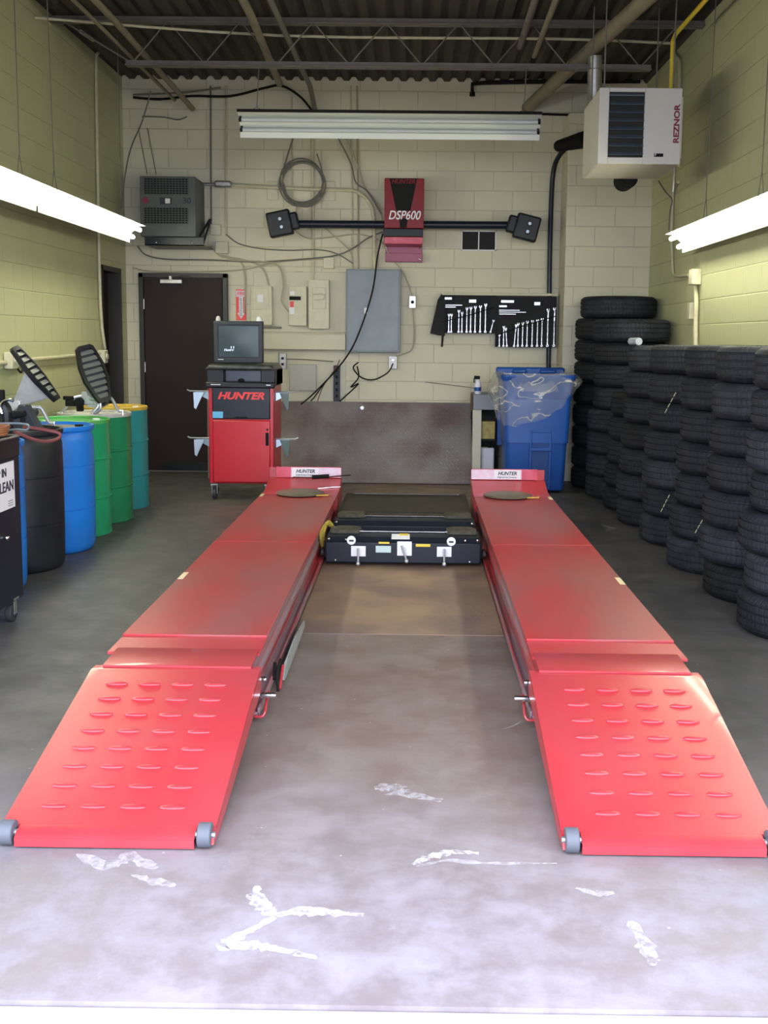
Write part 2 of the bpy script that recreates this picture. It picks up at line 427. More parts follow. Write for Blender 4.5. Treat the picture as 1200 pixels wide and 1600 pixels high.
def tag(o, label, cat, group=None):
    o['label'] = label; o['category'] = cat
    if group: o['group'] = group
    return o
def struct(o): o['kind'] = 'structure'; return o
def thing(name, label, cat, loc, group=None):
    o = bpy.data.objects.new(name, None); COL.objects.link(o)
    o.location = loc; o.empty_display_size = .1; ORG[o.name] = tuple(loc)
    return tag(o, label, cat, group)
def kids(o): return [c for c in COL.objects if c.parent is o]
def copy_tree(o, loc=None, rz=None, label=None, group=None, parent=None):
    c = o.copy(); COL.objects.link(c); c.parent = parent
    for ch in kids(o): copy_tree(ch, parent=c)
    if loc is not None: c.location = loc; ORG[c.name] = tuple(loc)
    if rz is not None: c.rotation_euler = (0, 0, rz)
    if label: c['label'] = label
    if group: c['group'] = group
    return c
def lettering(body, loc, size, m, parent, xdir=(1, 0, 0), zdir=(0, 0, 1), shear=0, bold=0, depth=.001, align='CENTER', name='lettering', sx=1):
    """flat raised letters: xdir is the reading direction, zdir up"""
    cu = bpy.data.curves.new(name, 'FONT'); cu.body = body; cu.size = size; cu.shear = shear; cu.offset = bold
    cu.extrude = depth; cu.align_x = align; cu.align_y = 'CENTER'
    tmp = bpy.data.objects.new(name, cu); COL.objects.link(tmp)
    dg = bpy.context.evaluated_depsgraph_get()
    me = bpy.data.meshes.new_from_object(tmp.evaluated_get(dg))
    bpy.data.objects.remove(tmp)
    x = Vector(xdir).normalized(); z = Vector(zdir).normalized(); n = x.cross(z)
    o_ = Vector(ORG[parent.name]) if parent is not None else Vector(loc)
    L = Vector(loc)
    for v in me.vertices:
        p = L + x * (v.co.x * sx) + z * v.co.y + n * v.co.z
        v.co = p - o_
    me.materials.clear(); me.materials.append(m)
    ob = bpy.data.objects.new(name, me); COL.objects.link(ob)
    if parent is not None: ob.parent = parent
    else: ob.location = o_
    ORG[ob.name] = tuple(o_)
    return ob

# ================================================================ THE SETTING
struct(MB().bx(XL - .2, XR + .2, YF, YB + .2, -.15, 0).build('floor', M_floor))
struct(MB().bx(-14, 14, -14, YF - .004, -.16, -.012).build('pavement', M_apron))
b = MB()
b.bx(-.598, .468, 5.13, 10.3, .0005, .004)
struct(b.build('floor_slab', M_slab))
# end wall
struct(MB().bx(XL - .2, XR + .2, YB, YB + .2, 0, ZC + .15).build('wall_back', M_wallB))
b = MB(); b.bx(XBUMP, XR + .05, YBUMP, YB + .02, 0, ZBUMP)
struct(b.build('wall_back_pier', M_wallB, bevel=.008))
struct(MB().bx(XR, XR + .2, YF, YB + .2, 0, ZC + .15).build('wall_right', M_wallS))
DY0, DY1, DZ = 10.5, 11.2, 2.2
b = MB()
b.bx(XL - .2, XL, YF, DY0, 0, ZC + .15); b.bx(XL - .2, XL, DY1, YB + .2, 0, ZC + .15); b.bx(XL - .2, XL, DY0, DY1, DZ, ZC + .15)
struct(b.build('wall_left', M_wallS))
b = MB()
b.bx(XL - .2, XR + .2, YF - .2, YF, 3.0, ZC + .15); b.bx(XL - .2, XL + .12, YF - .2, YF, 0, 3.0); b.bx(XR - .12, XR + .2, YF - .2, YF, 0, 3.0)
struct(b.build('wall_front', M_wallB))
# ribbed roof deck
b = MB(); prof = []
x = XL - .1
while x < XR + .2:
    prof += [(x, ZC + .04), (x + .03, ZC), (x + .085, ZC), (x + .115, ZC + .04)]; x += .152
prof2 = prof + [(prof[-1][0], ZC + .14), (prof[0][0], ZC + .14)]
b.loft([[(p[0], YF - .1, p[1]) for p in prof2], [(p[0], YB + .1, p[1]) for p in prof2]])
struct(b.build('ceiling', M_deck, angle=20))
# bar joist
jo = thing('ceiling_joist', None, None, (0, 9.2, 3.8)); del jo['label'], jo['category']; jo['kind'] = 'structure'
for k in (-1, 1):
    b = MB(); b.bx(XL, XR, 9.2 + k * .012, 9.2 + k * .05, 4.14, 4.146 + .0); b.bx(XL, XR, 9.2 + k * .012, 9.2 + k * .017, 4.14, 4.19); b.build('top_chord', M_steel, jo)
    b = MB(); b.bx(-2.5, 1.98, 9.2 + k * .012, 9.2 + k * .05, 3.785, 3.791); b.bx(-2.5, 1.98, 9.2 + k * .012, 9.2 + k * .017, 3.785, 3.83); b.build('bottom_chord', M_steel, jo)
pts = []; x = -2.45; up = True
b = MB(); q = [(XL + .1, 9.2, 4.16), (-2.45, 9.2, 3.81)]
while x < 1.9:
    x += .31; up = not up
    q.append((x, 9.2, 3.81 if up else 4.16))
q.append((XR - .1, 9.2, 4.16))
b.tube(q, .009, 6); b.build('web_rod', M_steel, jo)

# doors
d = thing('door_1', None, None, (-2.53, YB - .05, 0)); del d['label'], d['category']; d['kind'] = 'structure'
x0, x1, zt = -3.0, -2.04, 2.17
b = MB(); y0, y1 = YB - .07, YB + .0
b.bx(x0, x0 + .05, y0, y1, 0, zt); b.bx(x1 - .05, x1, y0, y1, 0, zt); b.bx(x0, x1, y0, y1, zt - .05, zt); b.build('door_frame', M_doorf, d, bevel=.004)
MB().bx(x0 + .055, x1 - .055, YB - .055, YB - .012, .02, zt - .055).build('door_leaf', M_door, d, bevel=.003)
MB().bx(x0 + .2, x1 - .055, YB - .062, YB - .054, .02, .11).build('kick_plate', M_black, d)
for z in (.25, 1.1, 1.78):
    MB().cyl((x0 + .055, YB - .072, z), (x0 + .055, YB - .072, z + .11), .008, n=8).build('hinge', M_galv, d)
b = MB(); b.bx(-2.76, -2.52, YB - .105, YB - .056, 2.055, 2.10); b.build('closer_body', M_galv, d, bevel=.006)
b = MB(); b.bx(-2.66, -2.63, YB - .1, YB - .07, 2.10, 2.135); b.tube([(-2.645, YB - .09, 2.13), (-2.5, YB - .16, 2.145), (-2.42, YB - .07, 2.15)], .007, 6); b.build('closer_arm', M_galv, d)

d = thing('door_2', None, None, (XL - .1, 10.85, 0)); del d['label'], d['category']; d['kind'] = 'structure'
b = MB()
b.bx(XL - .19, XL + .004, DY0, DY0 + .05, 0, DZ); b.bx(XL - .19, XL + .004, DY1 - .05, DY1, 0, DZ); b.bx(XL - .19, XL + .004, DY0, DY1, DZ - .05, DZ)
b.build('door_frame', M_doorf, d)
MB().bx(XL - .17, XL - .13, DY0 + .30, DY1 - .05, .01, DZ - .05).build('door_leaf', M_door, d)
MB().bx(XL - .13, XL - .115, DY0 + .27, DY0 + .33, .01, DZ - .05).build('weather_strip', mat('dull_red', (.10, .02, .02), .6), d)
MB().bx(XL - .165, XL - .155, DY0 + .05, DY0 + .28, .01, DZ - .05).build('glass_pane', M_green_glass, d)
b = MB()
for k in range(8): b.bx(XL - .155, XL - .13, DY0 + .05, DY0 + .28, .2 + k * .26, .222 + k * .26)
b.bx(XL - .155, XL - .13, DY0 + .14, DY0 + .155, 0, DZ - .05); b.build('muntin', M_blackmat, d)
MB().bx(XL - .24, XL - .2, DY0 - .1, DY1 + .1, 0, DZ + .1).build('backing_wall', M_darkin, d)

# ================================================================ LIGHT FITTINGS
def fixture(name, p0, p1, s, n, label, on, group, chains, w=.22):
    p0, p1, s, n = Vector(p0), Vector(p1), Vector(s).normalized(), Vector(n).normalized()
    a = (p1 - p0).normalized()
    t = thing(name, label, 'ceiling light', (p0 + p1) / 2, group)
    prof = [(-w / 2, 0), (-.052, -.05), (.052, -.05), (w / 2, 0), (w / 2, -.004), (.054, -.055), (-.054, -.055), (-w / 2, -.004)]
    b = MB(); b.loft([[p + s * u + n * v for u, v in prof] for p in (p0, p1)]); b.build('reflector', M_refl, t, angle=20)
    prof = [(-.045, -.055), (.045, -.055), (.045, -.10), (-.045, -.10)]
    b = MB(); b.loft([[p + s * u + n * v for u, v in prof] for p in (p0, p1)]); b.build('ballast_housing', M_white, t)
    for u in (-.047, .047):
        MB().cyl(p0 + a * .03 + s * u - n * .008, p1 - a * .03 + s * u - n * .008, .019, n=14).build('tube', M_tube if on else M_glassoff, t)
    for p, k in ((p0, 1), (p1, -1)):
        b = MB()
        for u in (-.047, .047):
            b.loft([[p + a * kk + s * (u + i) + n * j for i, j in ((-.012, -.05), (.012, -.05), (.012, .008), (-.012, .008))] for kk in (k * .006, k * .026)])
        b.build('lamp_holder', M_white if on else M_black, t)
    for c0, top in chains:
        c0 = Vector(c0); top = Vector(top)
        m_ = c0.lerp(top, .12)
        b = MB(); b.tube([m_, top], .004, 5)
        b.tube([c0 + a * .07, m_], .003, 5); b.tube([c0 - a * .07, m_], .003, 5)
        b.build('hanging_chain', M_cable, t)
    return t
sL, nL = (.17, 0, .17), (.7, 0, -.7)
for y0, y1, lab in ((7.68, 10.12, 'lit twin-tube fluorescent fixture hanging over the green and teal drums'), (5.2, 7.64, 'lit twin-tube fluorescent fixture hanging over the black cart and black drum')):
    fixture('fluorescent_fixture', (-2.675, y0, 2.46), (-2.675, y1, 2.46), sL, nL, lab, True, 'lit fluorescent fixtures along the side walls',
            [((-2.73, y0 + .3, 2.53), (-2.74, y0 + .28, ZC + .01)), ((-2.73, y1 - .35, 2.53), (-2.74, y1 - .32, ZC + .01))])
sR, nR = (-.17, 0, .17), (-.7, 0, -.7)
for y0, y1, lab in ((6.7, 9.12, 'lit twin-tube fluorescent fixture hanging over the tyre stacks below the cream heater'), (4.2, 6.66, 'lit twin-tube fluorescent fixture nearest the entrance on the tyre wall')):
    fixture('fluorescent_fixture', (2.215, y0, 2.33), (2.215, y1, 2.33), sR, nR, lab, True, 'lit fluorescent fixtures along the side walls',
            [((2.26, y0 + .3, 2.40), (2.27, y0 + .3, ZC + .01)), ((2.26, y1 - .8, 2.40), (2.27, y1 - .8, ZC + .01))])
fx = fixture('fluorescent_fixture', (-1.525, 9.1, 3.285), (1.045, 9.1, 3.285), (0, -.66, .75), (0, -.75, -.66),
        'unlit twin-tube fluorescent fixture hanging crosswise under the roof joist', False, None,
        [((-1.38, 9.15, 3.40), (-1.36, 9.18, 3.79)), ((.9, 9.15, 3.40), (.92, 9.18, 3.79))], w=.24)
MB().box((-.24, 9.02, 3.388), (2.57, .03, .022)).build('top_cover', M_blackmat, fx)


# ================================================================ PIPES UNDER THE ROOF
def single(b, name, m, label, cat, org, group=None, **kw):
    o = b.build(name, m, None, origin=org, **kw); return tag(o, label, cat, group)
def pipe(name, pts, r, m, label, cat='pipe', group=None, smooth=0, n=12):
    b = MB(); b.tube(pts, r, n, smooth)
    return single(b, name, m, label, cat, pts[-1], group)
pipe('ceiling_pipe', [(-2.46, 5, 4.0), (-2.42, 8.5, 3.98), (-2.36, 11.2, 3.86)], .028, M_pipe, 'cream pipe under the roof ending above the grey transformer', group='pipes under the roof')
pipe('ceiling_pipe', [(-2.66, 5, 4.02), (-2.6, 8.5, 4.0), (-2.5, 11.0, 3.9)], .018, M_pipe, 'thin cream pipe under the roof closest to the drum wall', group='pipes under the roof')
pipe('ceiling_pipe', [(-1.34, 5, 4.02), (-1.33, 8.5, 4.02), (-1.37, 10.6, 3.98)], .034, M_pipe, 'thick cream pipe under the roof above the end of the unlit fixture', group='pipes under the roof')
pipe('ceiling_pipe', [(-1.16, 5, 4.05), (-1.14, 8.5, 4.06), (-1.1, 10.9, 4.03), (-1.08, YB - .03, 3.85)], .025, M_cable, 'dark pipe under the roof reaching the back wall over the cable coil', group='pipes under the roof')
pipe('ceiling_pipe', [(1.0, 5, 4.05), (1.03, 9.6, 4.0)], .024, M_pipe, 'thin cream pipe under the roof between the flue and the ribbed deck middle', group='pipes under the roof')
pipe('ceiling_pipe', [(.86, 5, 4.1), (.9, 9.6, 4.08)], .03, M_steel, 'grey pipe under the roof alongside the thin cream pipe near the flue', group='pipes under the roof')
b = MB(); b.tube([(2.02, 5.4, 4.0), (1.16, YB - .01, 3.94)], .062, 20); 
for k in (.3, .72): 
    p = Vector((2.02, 5.4, 4.0)).lerp(Vector((1.16, YB - .01, 3.94)), k); q = p + Vector((-.86, 6, -.06)).normalized() * .04
    b.cyl(p, q, .067, n=20)
single(b, 'flue_pipe', M_pipe, 'large cream flue pipe crossing under the roof from heater corner to back wall', 'pipe', (1.16, YB - .01, 3.94))
pipe('gas_pipe', [(2.12, 5, 3.98), (2.1, 8.85, 3.99), (2.1, 8.95, 3.96), (2.1, 8.95, 3.5)], .018, M_yellow, 'yellow gas pipe under the roof dropping to the cream heater', 'pipe')
b = MB(); b.tube([at_y(738, 147, YB - .1), at_y(738, 131, YB - .1), at_y(760, 129, YB - .1), at_y(905, 127, YB - .1), at_y(1000, 127, YB - .1)], .022, 10)
b.cyl(at_y(738, 150, YB - .1), at_y(738, 144, YB - .1), .03, n=10)
single(b, 'black_pipe', M_blackmat, 'black horizontal pipe high on the back wall with a turned-down end', 'pipe', at_y(760, 129, YB - .1))
pipe('cross_conduit', [(XL + .02, 8.8, 4.06), (-1.2, 9.32, 4.08), (1.2, 9.35, 4.08), (2.2, 9.35, 4.05)], .012, M_cond, 'thin conduit running crosswise under the deck beside the joist', 'conduit', smooth=4)
b = MB()
pb = [at_y(834, 178, YB - .03), at_y(905, 180, YB - .03)]
b.tube(pb, .012, 6); single(b, 'black_bar', M_blackmat, 'short black bar along the block course beside the unlit fixture end', 'bar', pb[0])

# ================================================================ HEATER
t = thing('unit_heater', 'cream gas unit heater with dark louvres hung in the tyre wall corner', 'heater', (1.7, 8.55, 2.85))
hx0, hx1, hy0, hy1, hz0, hz1 = 1.385, 2.015, 8.2, 8.95, 2.845, 3.41
b = MB(); b.use(1).bx(hx0, hx1, hy0 + .02, hy1, hz0, hz1); b.build('casing', [M_heater, M_heatside], t, bevel=.012)
lx0, lx1 = hx0 + .075 + .0, hx0 + .345
b = MB(); b.bx(hx0, lx0, hy0, hy0 + .03, hz0, hz1); b.bx(lx1, hx1, hy0, hy0 + .03, hz0, hz1)
b.bx(lx0, lx1, hy0, hy0 + .03, hz0, hz0 + .05); b.bx(lx0, lx1, hy0, hy0 + .03, hz1 - .03, hz1); b.build('front_panel', M_heater, t, bevel=.004)
MB().bx(lx0, lx1, hy0 + .013, hy0 + .018, hz0 + .05, hz1 - .03).build('outlet_recess', M_darkin, t)
R_ = Matrix.Rotation(math.radians(35), 3, 'X')
for k in range(8):
    z = hz0 + .08 + k * .062
    MB().box(((lx0 + lx1) / 2, hy0 - .003, z), (lx1 - lx0 - .006, .045, .004), R_).build('louver', M_louver, t)
MB().bx(hx1 - .20, hx1 - .13, hy0 - .003, hy0 + .001, hz0 + .055, hz0 + .08).build('rating_label', M_blackmat, t)
lettering('P', (hx1 - .19, hy0 - .004, hz0 + .068), .022, M_label, t, bold=.0005)
MB().bx(hx1 - .001, hx1 + .012, hy0 + .02, hy0 + .12, hz0 + .05, hz1 - .06).build('side_trim', M_heatside, t)
lettering('REZNOR', (hx1 - .035, hy0 - .002, hz0 + .30), .058, mat('dark_red_lettering', (.20, .015, .03), .5), t, xdir=(0, 0, 1), zdir=(-1, 0, 0), bold=.002, sx=1.25)
b = MB(); b.cyl((1.78, 9.0, 2.86), (1.78, 9.2, 2.86), .085, n=24); b.cyl((1.78, 8.94, 2.86), (1.78, 9.0, 2.86), .05, n=20); b.build('fan_motor', M_blackmat, t)
b = MB(); b.cyl((1.52, 8.94, 3.33), (1.52, 9.12, 3.33), .08, n=24); b.tube([(1.52, 9.1, 3.33), (1.52, 9.2, 3.38), (1.52, 9.24, 3.5), (1.5, 9.2, 3.9)], .062, 16, 4); b.build('flue_collar', M_galv, t)
for xx, yy in ((hx0 + .05, hy0 + .1), (hx1 - .05, hy0 + .1), (hx0 + .05, hy1 - .06), (hx1 - .05, hy1 - .06)):
    MB().cyl((xx, yy, hz1), (xx, yy, ZC + .01), .006, n=8).build('hanger_rod', M_cable, t)

# ================================================================ BACK WALL FITTINGS
def wbox(b, x0, y0, x1, y1, dep, Y=YB, z_in=0):
    """box mounted on the back wall, outlined by two sighted corners at its front face"""
    a = at_y(x0, y0, Y - dep); c = at_y(x1, y1, Y - dep)
    b.bx(a.x, c.x, Y - dep, Y - z_in, a.z, c.z); return (a.x + c.x) / 2, a.z, c.z, a.x, c.x
# transformer on its bracket
Tb = thing('transformer', 'grey vented transformer on the black wall bracket beside the corner', 'transformer', at_y(262, 370, YB - .5))
b = MB(); cx, zt, zb, ax, bx_ = wbox(b, 218, 275, 306, 370, .5, YB, .03); b.build('casing', M_trans, Tb, bevel=.006)
for (u0, u1) in ((278, 304), (324, 350)):
    b = MB(); A = at_y(225, u0, YB - .5); B_ = at_y(294, u1, YB - .5)
    b.bx(A.x, B_.x, YB - .503, YB - .5, B_.z, A.z); b.build('vent_screen', M_hole, Tb)
    b = MB()
    nx, nz = 14, 7
    for i in range(nx + 1):
        xx = A.x + (B_.x - A.x) * i / nx; b.bx(xx - .004, xx + .004, YB - .509, YB - .502, B_.z, A.z)
    for j in range(nz + 1):
        zz = B_.z + (A.z - B_.z) * j / nz; b.bx(A.x, B_.x, YB - .509, YB - .502, zz - .004, zz + .004)
    b.build('grille', M_trans, Tb)
p = at_y(292, 314, YB - .502); lettering('30', p, .085, M_dktxt, Tb, bold=.002)
p = at_y(259, 314, YB - .502); MB().box(p, (.12, .004, .07)).build('nameplate', M_dktxt, Tb)
MB().box((p.x + .02, p.y - .004, p.z), (.05, .003, .05)).build('sticker', M_label, Tb)
p = at_y(227, 313, YB - .502); MB().cyl(p, p + Vector((0, -.004, 0)), .032, n=20).build('round_badge', M_maroon, Tb)
Bk = thing('wall_bracket', 'black steel wall bracket shelf carrying the grey transformer', 'bracket', at_y(272, 383, YB - .5))
A = at_y(226, 373, YB - .52); C = at_y(318, 384, YB - .52); zt = at_y(262, 370.5, YB - .5).z
b = MB(); b.bx(A.x, C.x, YB - .52, YB - .005, C.z, C.z + .008); b.bx(A.x, C.x, YB - .52, YB - .50, C.z, zt - .004); b.build('shelf_rail', M_blackm, Bk)
for px in (244, 300):
    p = at_y(px, 379, YB - .52); MB().ball(p, .01, 8, 6).build('bolt', M_chrome, Bk)
b = MB(); b.tube([(C.x - .1, YB - .45, C.z + .02), (C.x - .03, YB - .02, C.z + .32)], .012, 6); b.tube([(C.x - .02, YB - .45, C.z + .02), (C.x - .02, YB - .02, C.z + .32)], .012, 6); b.build('brace', M_blackm, Bk)

# conduits on the back wall
def wpts(pp, off=.03, Y=YB): return [at_y(x, y, Y - off) for x, y in pp]
def wconduit(name, pp, r, m, label, cat='conduit', off=.03, smooth=0, n=8, group='conduits on the back wall'):
    P = wpts(pp, off); return pipe(name, P, r, m, label, cat, group, smooth, n)
wconduit('wall_conduit', [(352, 288), (380, 290), (470, 295), (540, 297), (560, 301), (577, 316), (584, 340), (585, 420)], .020, M_cond, 'thick cream conduit running level then bending down into the grey panel', smooth=4, off=.05)
wconduit('wall_conduit', [(306, 288), (336, 288)], .018, M_galv, 'short bare metal conduit leaving the side of the transformer', off=.05)
b = MB(); A = at_y(335, 282, YB - .07); C = at_y(362, 293, YB - .07); b.bx(A.x, C.x, YB - .09, YB - .03, C.z, A.z)
single(b, 'conduit_fitting', M_galv, 'oval metal conduit fitting between transformer and cream conduit', 'conduit fitting', (A.x, YB - .05, C.z), bevel=.02)
wconduit('wall_conduit', [(329, 134), (330, 352)], .009, M_cable, 'thin vertical conduit closest to the transformer', off=.015)
wconduit('wall_conduit', [(354, 134), (353, 368)], .012, M_cond, 'vertical conduit from the roof to the lower square junction box', off=.015)
wconduit('wall_conduit', [(487, 150), (489, 300), (489, 440)], .016, M_cond, 'vertical yellowish conduit passing behind the coil to the breaker box', off=.02)
wconduit('wall_conduit', [(456, 150), (457, 330)], .009, M_cond, 'thin vertical conduit passing behind the left part of the cable coil', off=.012)
wconduit('wall_conduit', [(548, 134), (551, 420)], .009, M_cond, 'first of the paired thin conduits rising above the grey panel', off=.012)
wconduit('wall_conduit', [(558, 134), (560, 420)], .009, mat('brownish_conduit', (.38, .31, .2), .5), 'brownish second of the paired thin conduits above the grey panel', off=.012)
wconduit('wall_conduit', [(401, 512), (440, 512)], .012, M_galv, 'short conduit below the small breaker box ending at the trough', off=.03)
def wplate(name, x0, y0, x1, y1, dep, m, label, cat, group=None, bevel=.006):
    b = MB(); cx, zt, zb, ax, bx_ = wbox(b, x0, y0, x1, y1, dep)
    return single(b, name, m, label, cat, (cx, YB - dep, zb), group, bevel=bevel)
G = 'junction boxes and blank plates on the back wall'
wplate('junction_box', 336, 377, 356, 396, .06, M_condw, 'cream square junction box under the thin conduits, lower of two', 'junction box', G)
wplate('junction_box', 328, 350, 345, 367, .04, M_condw, 'cream junction box just below the transformer bracket end, upper of two', 'junction box', G)
wplate('blank_plate', 417, 283, 435, 313, .012, M_condw, 'cream blank plate on the block wall before the cable coil', 'wall plate', G)
wplate('blank_plate', 505, 283, 524, 314, .012, M_condw, 'cream blank plate on the block wall after the cable coil', 'wall plate', G)
wplate('junction_box', 447, 322, 463, 336, .05, M_condw, 'cream junction box right above the black sensor head', 'junction box', G)
wplate('junction_box', 505, 402, 522, 420, .05, M_condw, 'cream junction box above the backboard next to grey panel', 'junction box', G)
wplate('small_sign', 462, 424, 474, 439, .01, mat('tan_card', (.35, .27, .14), .6), 'small tan card above the breaker boxes', 'card')
# electrical backboard
wplate('backboard', 396, 424, 541, 520, .022, M_cream, 'cream painted board behind the breaker boxes', 'board')
wplate('cable_trough', 405, 521, 540, 547, .11, M_cream, 'long cream cable trough below the breaker boxes', 'cable trough')
wplate('backboard', 440, 549, 540, 632, .012, M_cream, 'cream painted board below the trough behind the power strip', 'board')
P = thing('breaker_box', 'small cream breaker box with inset door beside the red arrow sign', 'breaker box', at_y(409, 509, YB - .1), 'breaker boxes')
b = MB(); wbox(b, 392, 447, 425, 508, .1, YB, .022); b.build('casing', M_condw, P, bevel=.004)
b = MB(); wbox(b, 394, 450, 420, 484, .108, YB, .1); b.build('door', M_condw, P, bevel=.003)
b = MB(); wbox(b, 402, 460, 411, 472, .110, YB, .108); b.build('worn_sticker', M_label, P)
P = thing('breaker_box', 'cream safety switch box with black handle and red and white tags', 'breaker box', at_y(467, 509, YB - .1), 'breaker boxes')
b = MB(); wbox(b, 451, 447, 479, 509, .1, YB, .022); b.build('casing', M_condw, P, bevel=.004)
b = MB(); wbox(b, 452, 463, 470, 469, .106, YB, .1); b.build('handle', M_blackmat, P)
b = MB(); wbox(b, 453, 471, 459, 480, .104, YB, .1); b.build('red_tag', M_redtxt, P)
b = MB(); wbox(b, 452, 480, 460, 491, .104, YB, .1); b.build('white_tag', M_label, P)
b = MB(); wbox(b, 453, 455, 460, 461, .104, YB, .1); b.build('white_tag', M_label, P)
P = thing('breaker_box', 'tall cream breaker box with raised rectangular door beside grey panel', 'breaker box', at_y(499, 515, YB - .12), 'breaker boxes')
b = MB(); wbox(b, 482, 437, 514, 514, .12, YB, .022); b.build('casing', M_condw, P, bevel=.004)
b = MB(); wbox(b, 488, 449, 509, 483, .13, YB, .12); b.build('door', M_condw, P, bevel=.006)
A = at_y(489, 460, YB - .14); C = at_y(508, 468, YB - .14)
MB().tube([(A.x, A.y, A.z), ((A.x + C.x) / 2, A.y - .02, A.z + .01), (C.x, A.y, A.z), (C.x - .02, A.y, C.z), (A.x + .01, A.y, C.z)], .006, 6).build('latch', M_condw, P)
P = thing('electrical_panel', 'large blue-grey electrical panel in the middle of the back wall', 'electrical panel', at_y(583, 552, YB - .13))
b = MB(); wbox(b, 541, 420, 625, 551, .13); b.build('casing', M_greybox, P, bevel=.005)
b = MB(); wbox(b, 543, 422, 622.5, 549, .138, YB, .13); b.build('cover', M_greybox, P, bevel=.004)
b = MB(); wbox(b, 569, 481, 574, 490, .142, YB, .138); b.build('latch', M_label, P)
# arrow sign
S = thing('arrow_sign', 'narrow red and white sign with downward arrow beside the door', 'sign', at_y(376, 500, YB - .01))
b = MB(); wbox(b, 368.5, 452, 384.5, 500.5, .008); b.build('sign_plate', M_redtxt, S)
b = MB(); wbox(b, 369, 454, 384, 464, .010, YB, .008); b.build('white_heading', M_pinklabel, S)
A = at_y(376.5, 464, YB - .011); C = at_y(376.5, 498, YB - .011); zs = at_y(376.5, 489, YB - .011).z
b = MB(); b.prism([(A.x - .022, A.y, A.z), (A.x + .022, A.y, A.z), (A.x + .022, A.y, zs), (A.x + .042, A.y, zs), (A.x, A.y, C.z), (A.x - .042, A.y, zs), (A.x - .022, A.y, zs)], (0, .003, 0)); b.build('arrow', M_label, S)
lettering('FIRE', (A.x, YB - .0115, at_y(376, 459, YB).z), .045, M_redtxt, S, bold=.0008)
lettering('EXTINGUISHER', (A.x, YB - .0125, (A.z + C.z) / 2 + .01), .034, M_dktxt, S, xdir=(0, 0, 1), zdir=(-1, 0, 0), sx=.85)
# outlets, switches
def outlet(x0, y0, x1, y1, label, mbox, mplate, dep=.05, cat='outlet', plug=False, switch=False):
    P = thing('wall_switch' if switch else 'wall_outlet', label, cat, at_y((x0 + x1) / 2, y1, YB - dep))
    b = MB(); wbox(b, x0, y0, x1, y1, dep); b.build('box', mbox, P, bevel=.003)
    b = MB(); cx, zt, zb, a_, c_ = wbox(b, x0 + .8, y0 + 1, x1 - .8, y1 - 1, dep + .005, YB, dep); b.build('face_plate', mplate, P)
    if switch:
        MB().cyl((cx, YB - dep - .02, (zt + zb) / 2), (cx, YB - dep, (zt + zb) / 2), .018, n=14).build('knob', M_blackmat, P)
    else:
        for k in ((.3, .7) if not plug else (.72,)):
            z = zb + (zt - zb) * k; MB().box((cx, YB - dep - .006, z), (.028, .003, .026)).build('socket', M_blackmat if not plug else M_galv, P, bevel=.002)
    return P
outlet(436, 552, 447, 577, 'grey duplex outlet on the wall just beside the console monitor', M_galv, M_galv)
outlet(608, 557, 620, 576, 'outlet under the grey panel with a black plug in it', M_galv, M_label, plug=True)
outlet(639, 462, 650, 482, 'round-knob switch box on the wall beside the grey panel', M_condw, M_galv, cat='switch', switch=True)
wplate('cover_plate', 452, 569, 494, 611, .05, mat('grey_cover', (.42, .41, .37), .5), 'square grey cover plate low beside the console', 'cover plate')
wplate('wall_box', 416, 549, 436, 600, .02, M_cream, 'narrow cream cover strip on the wall just behind the console', 'cover')
P = thing('power_strip', 'dark grey vertical power strip screwed under the trough', 'power strip', at_y(526, 628, YB - .05))
b = MB(); wbox(b, 521, 571, 531, 627, .05, YB, .012); b.build('casing', M_grey, P, bevel=.003)
for k in range(5):
    p = at_y(526, 579 + k * 10, YB - .052); MB().box(p, (.022, .006, .03)).build('socket', M_blackmat, P)
# vent
V = thing('wall_vent', 'dark two-pane vent in the wall under the sensor beam', 'vent', at_y(748, 392, YB))
b = MB(); A = at_y(721, 360, YB - .015); C = at_y(775, 392, YB - .015); mx_ = (A.x + C.x) / 2
b.bx(A.x, C.x, YB - .015, YB, A.z - .012, A.z); b.bx(A.x, C.x, YB - .015, YB, C.z, C.z + .012); b.bx(A.x, A.x + .012, YB - .015, YB, C.z, A.z); b.bx(C.x - .012, C.x, YB - .015, YB, C.z, A.z); b.bx(mx_ - .006, mx_ + .006, YB - .015, YB, C.z, A.z)
b.build('vent_frame', M_label, V)
MB().bx(A.x + .01, C.x - .01, YB - .006, YB - .002, C.z + .01, A.z - .01).build('vent_screen', M_darkin, V)

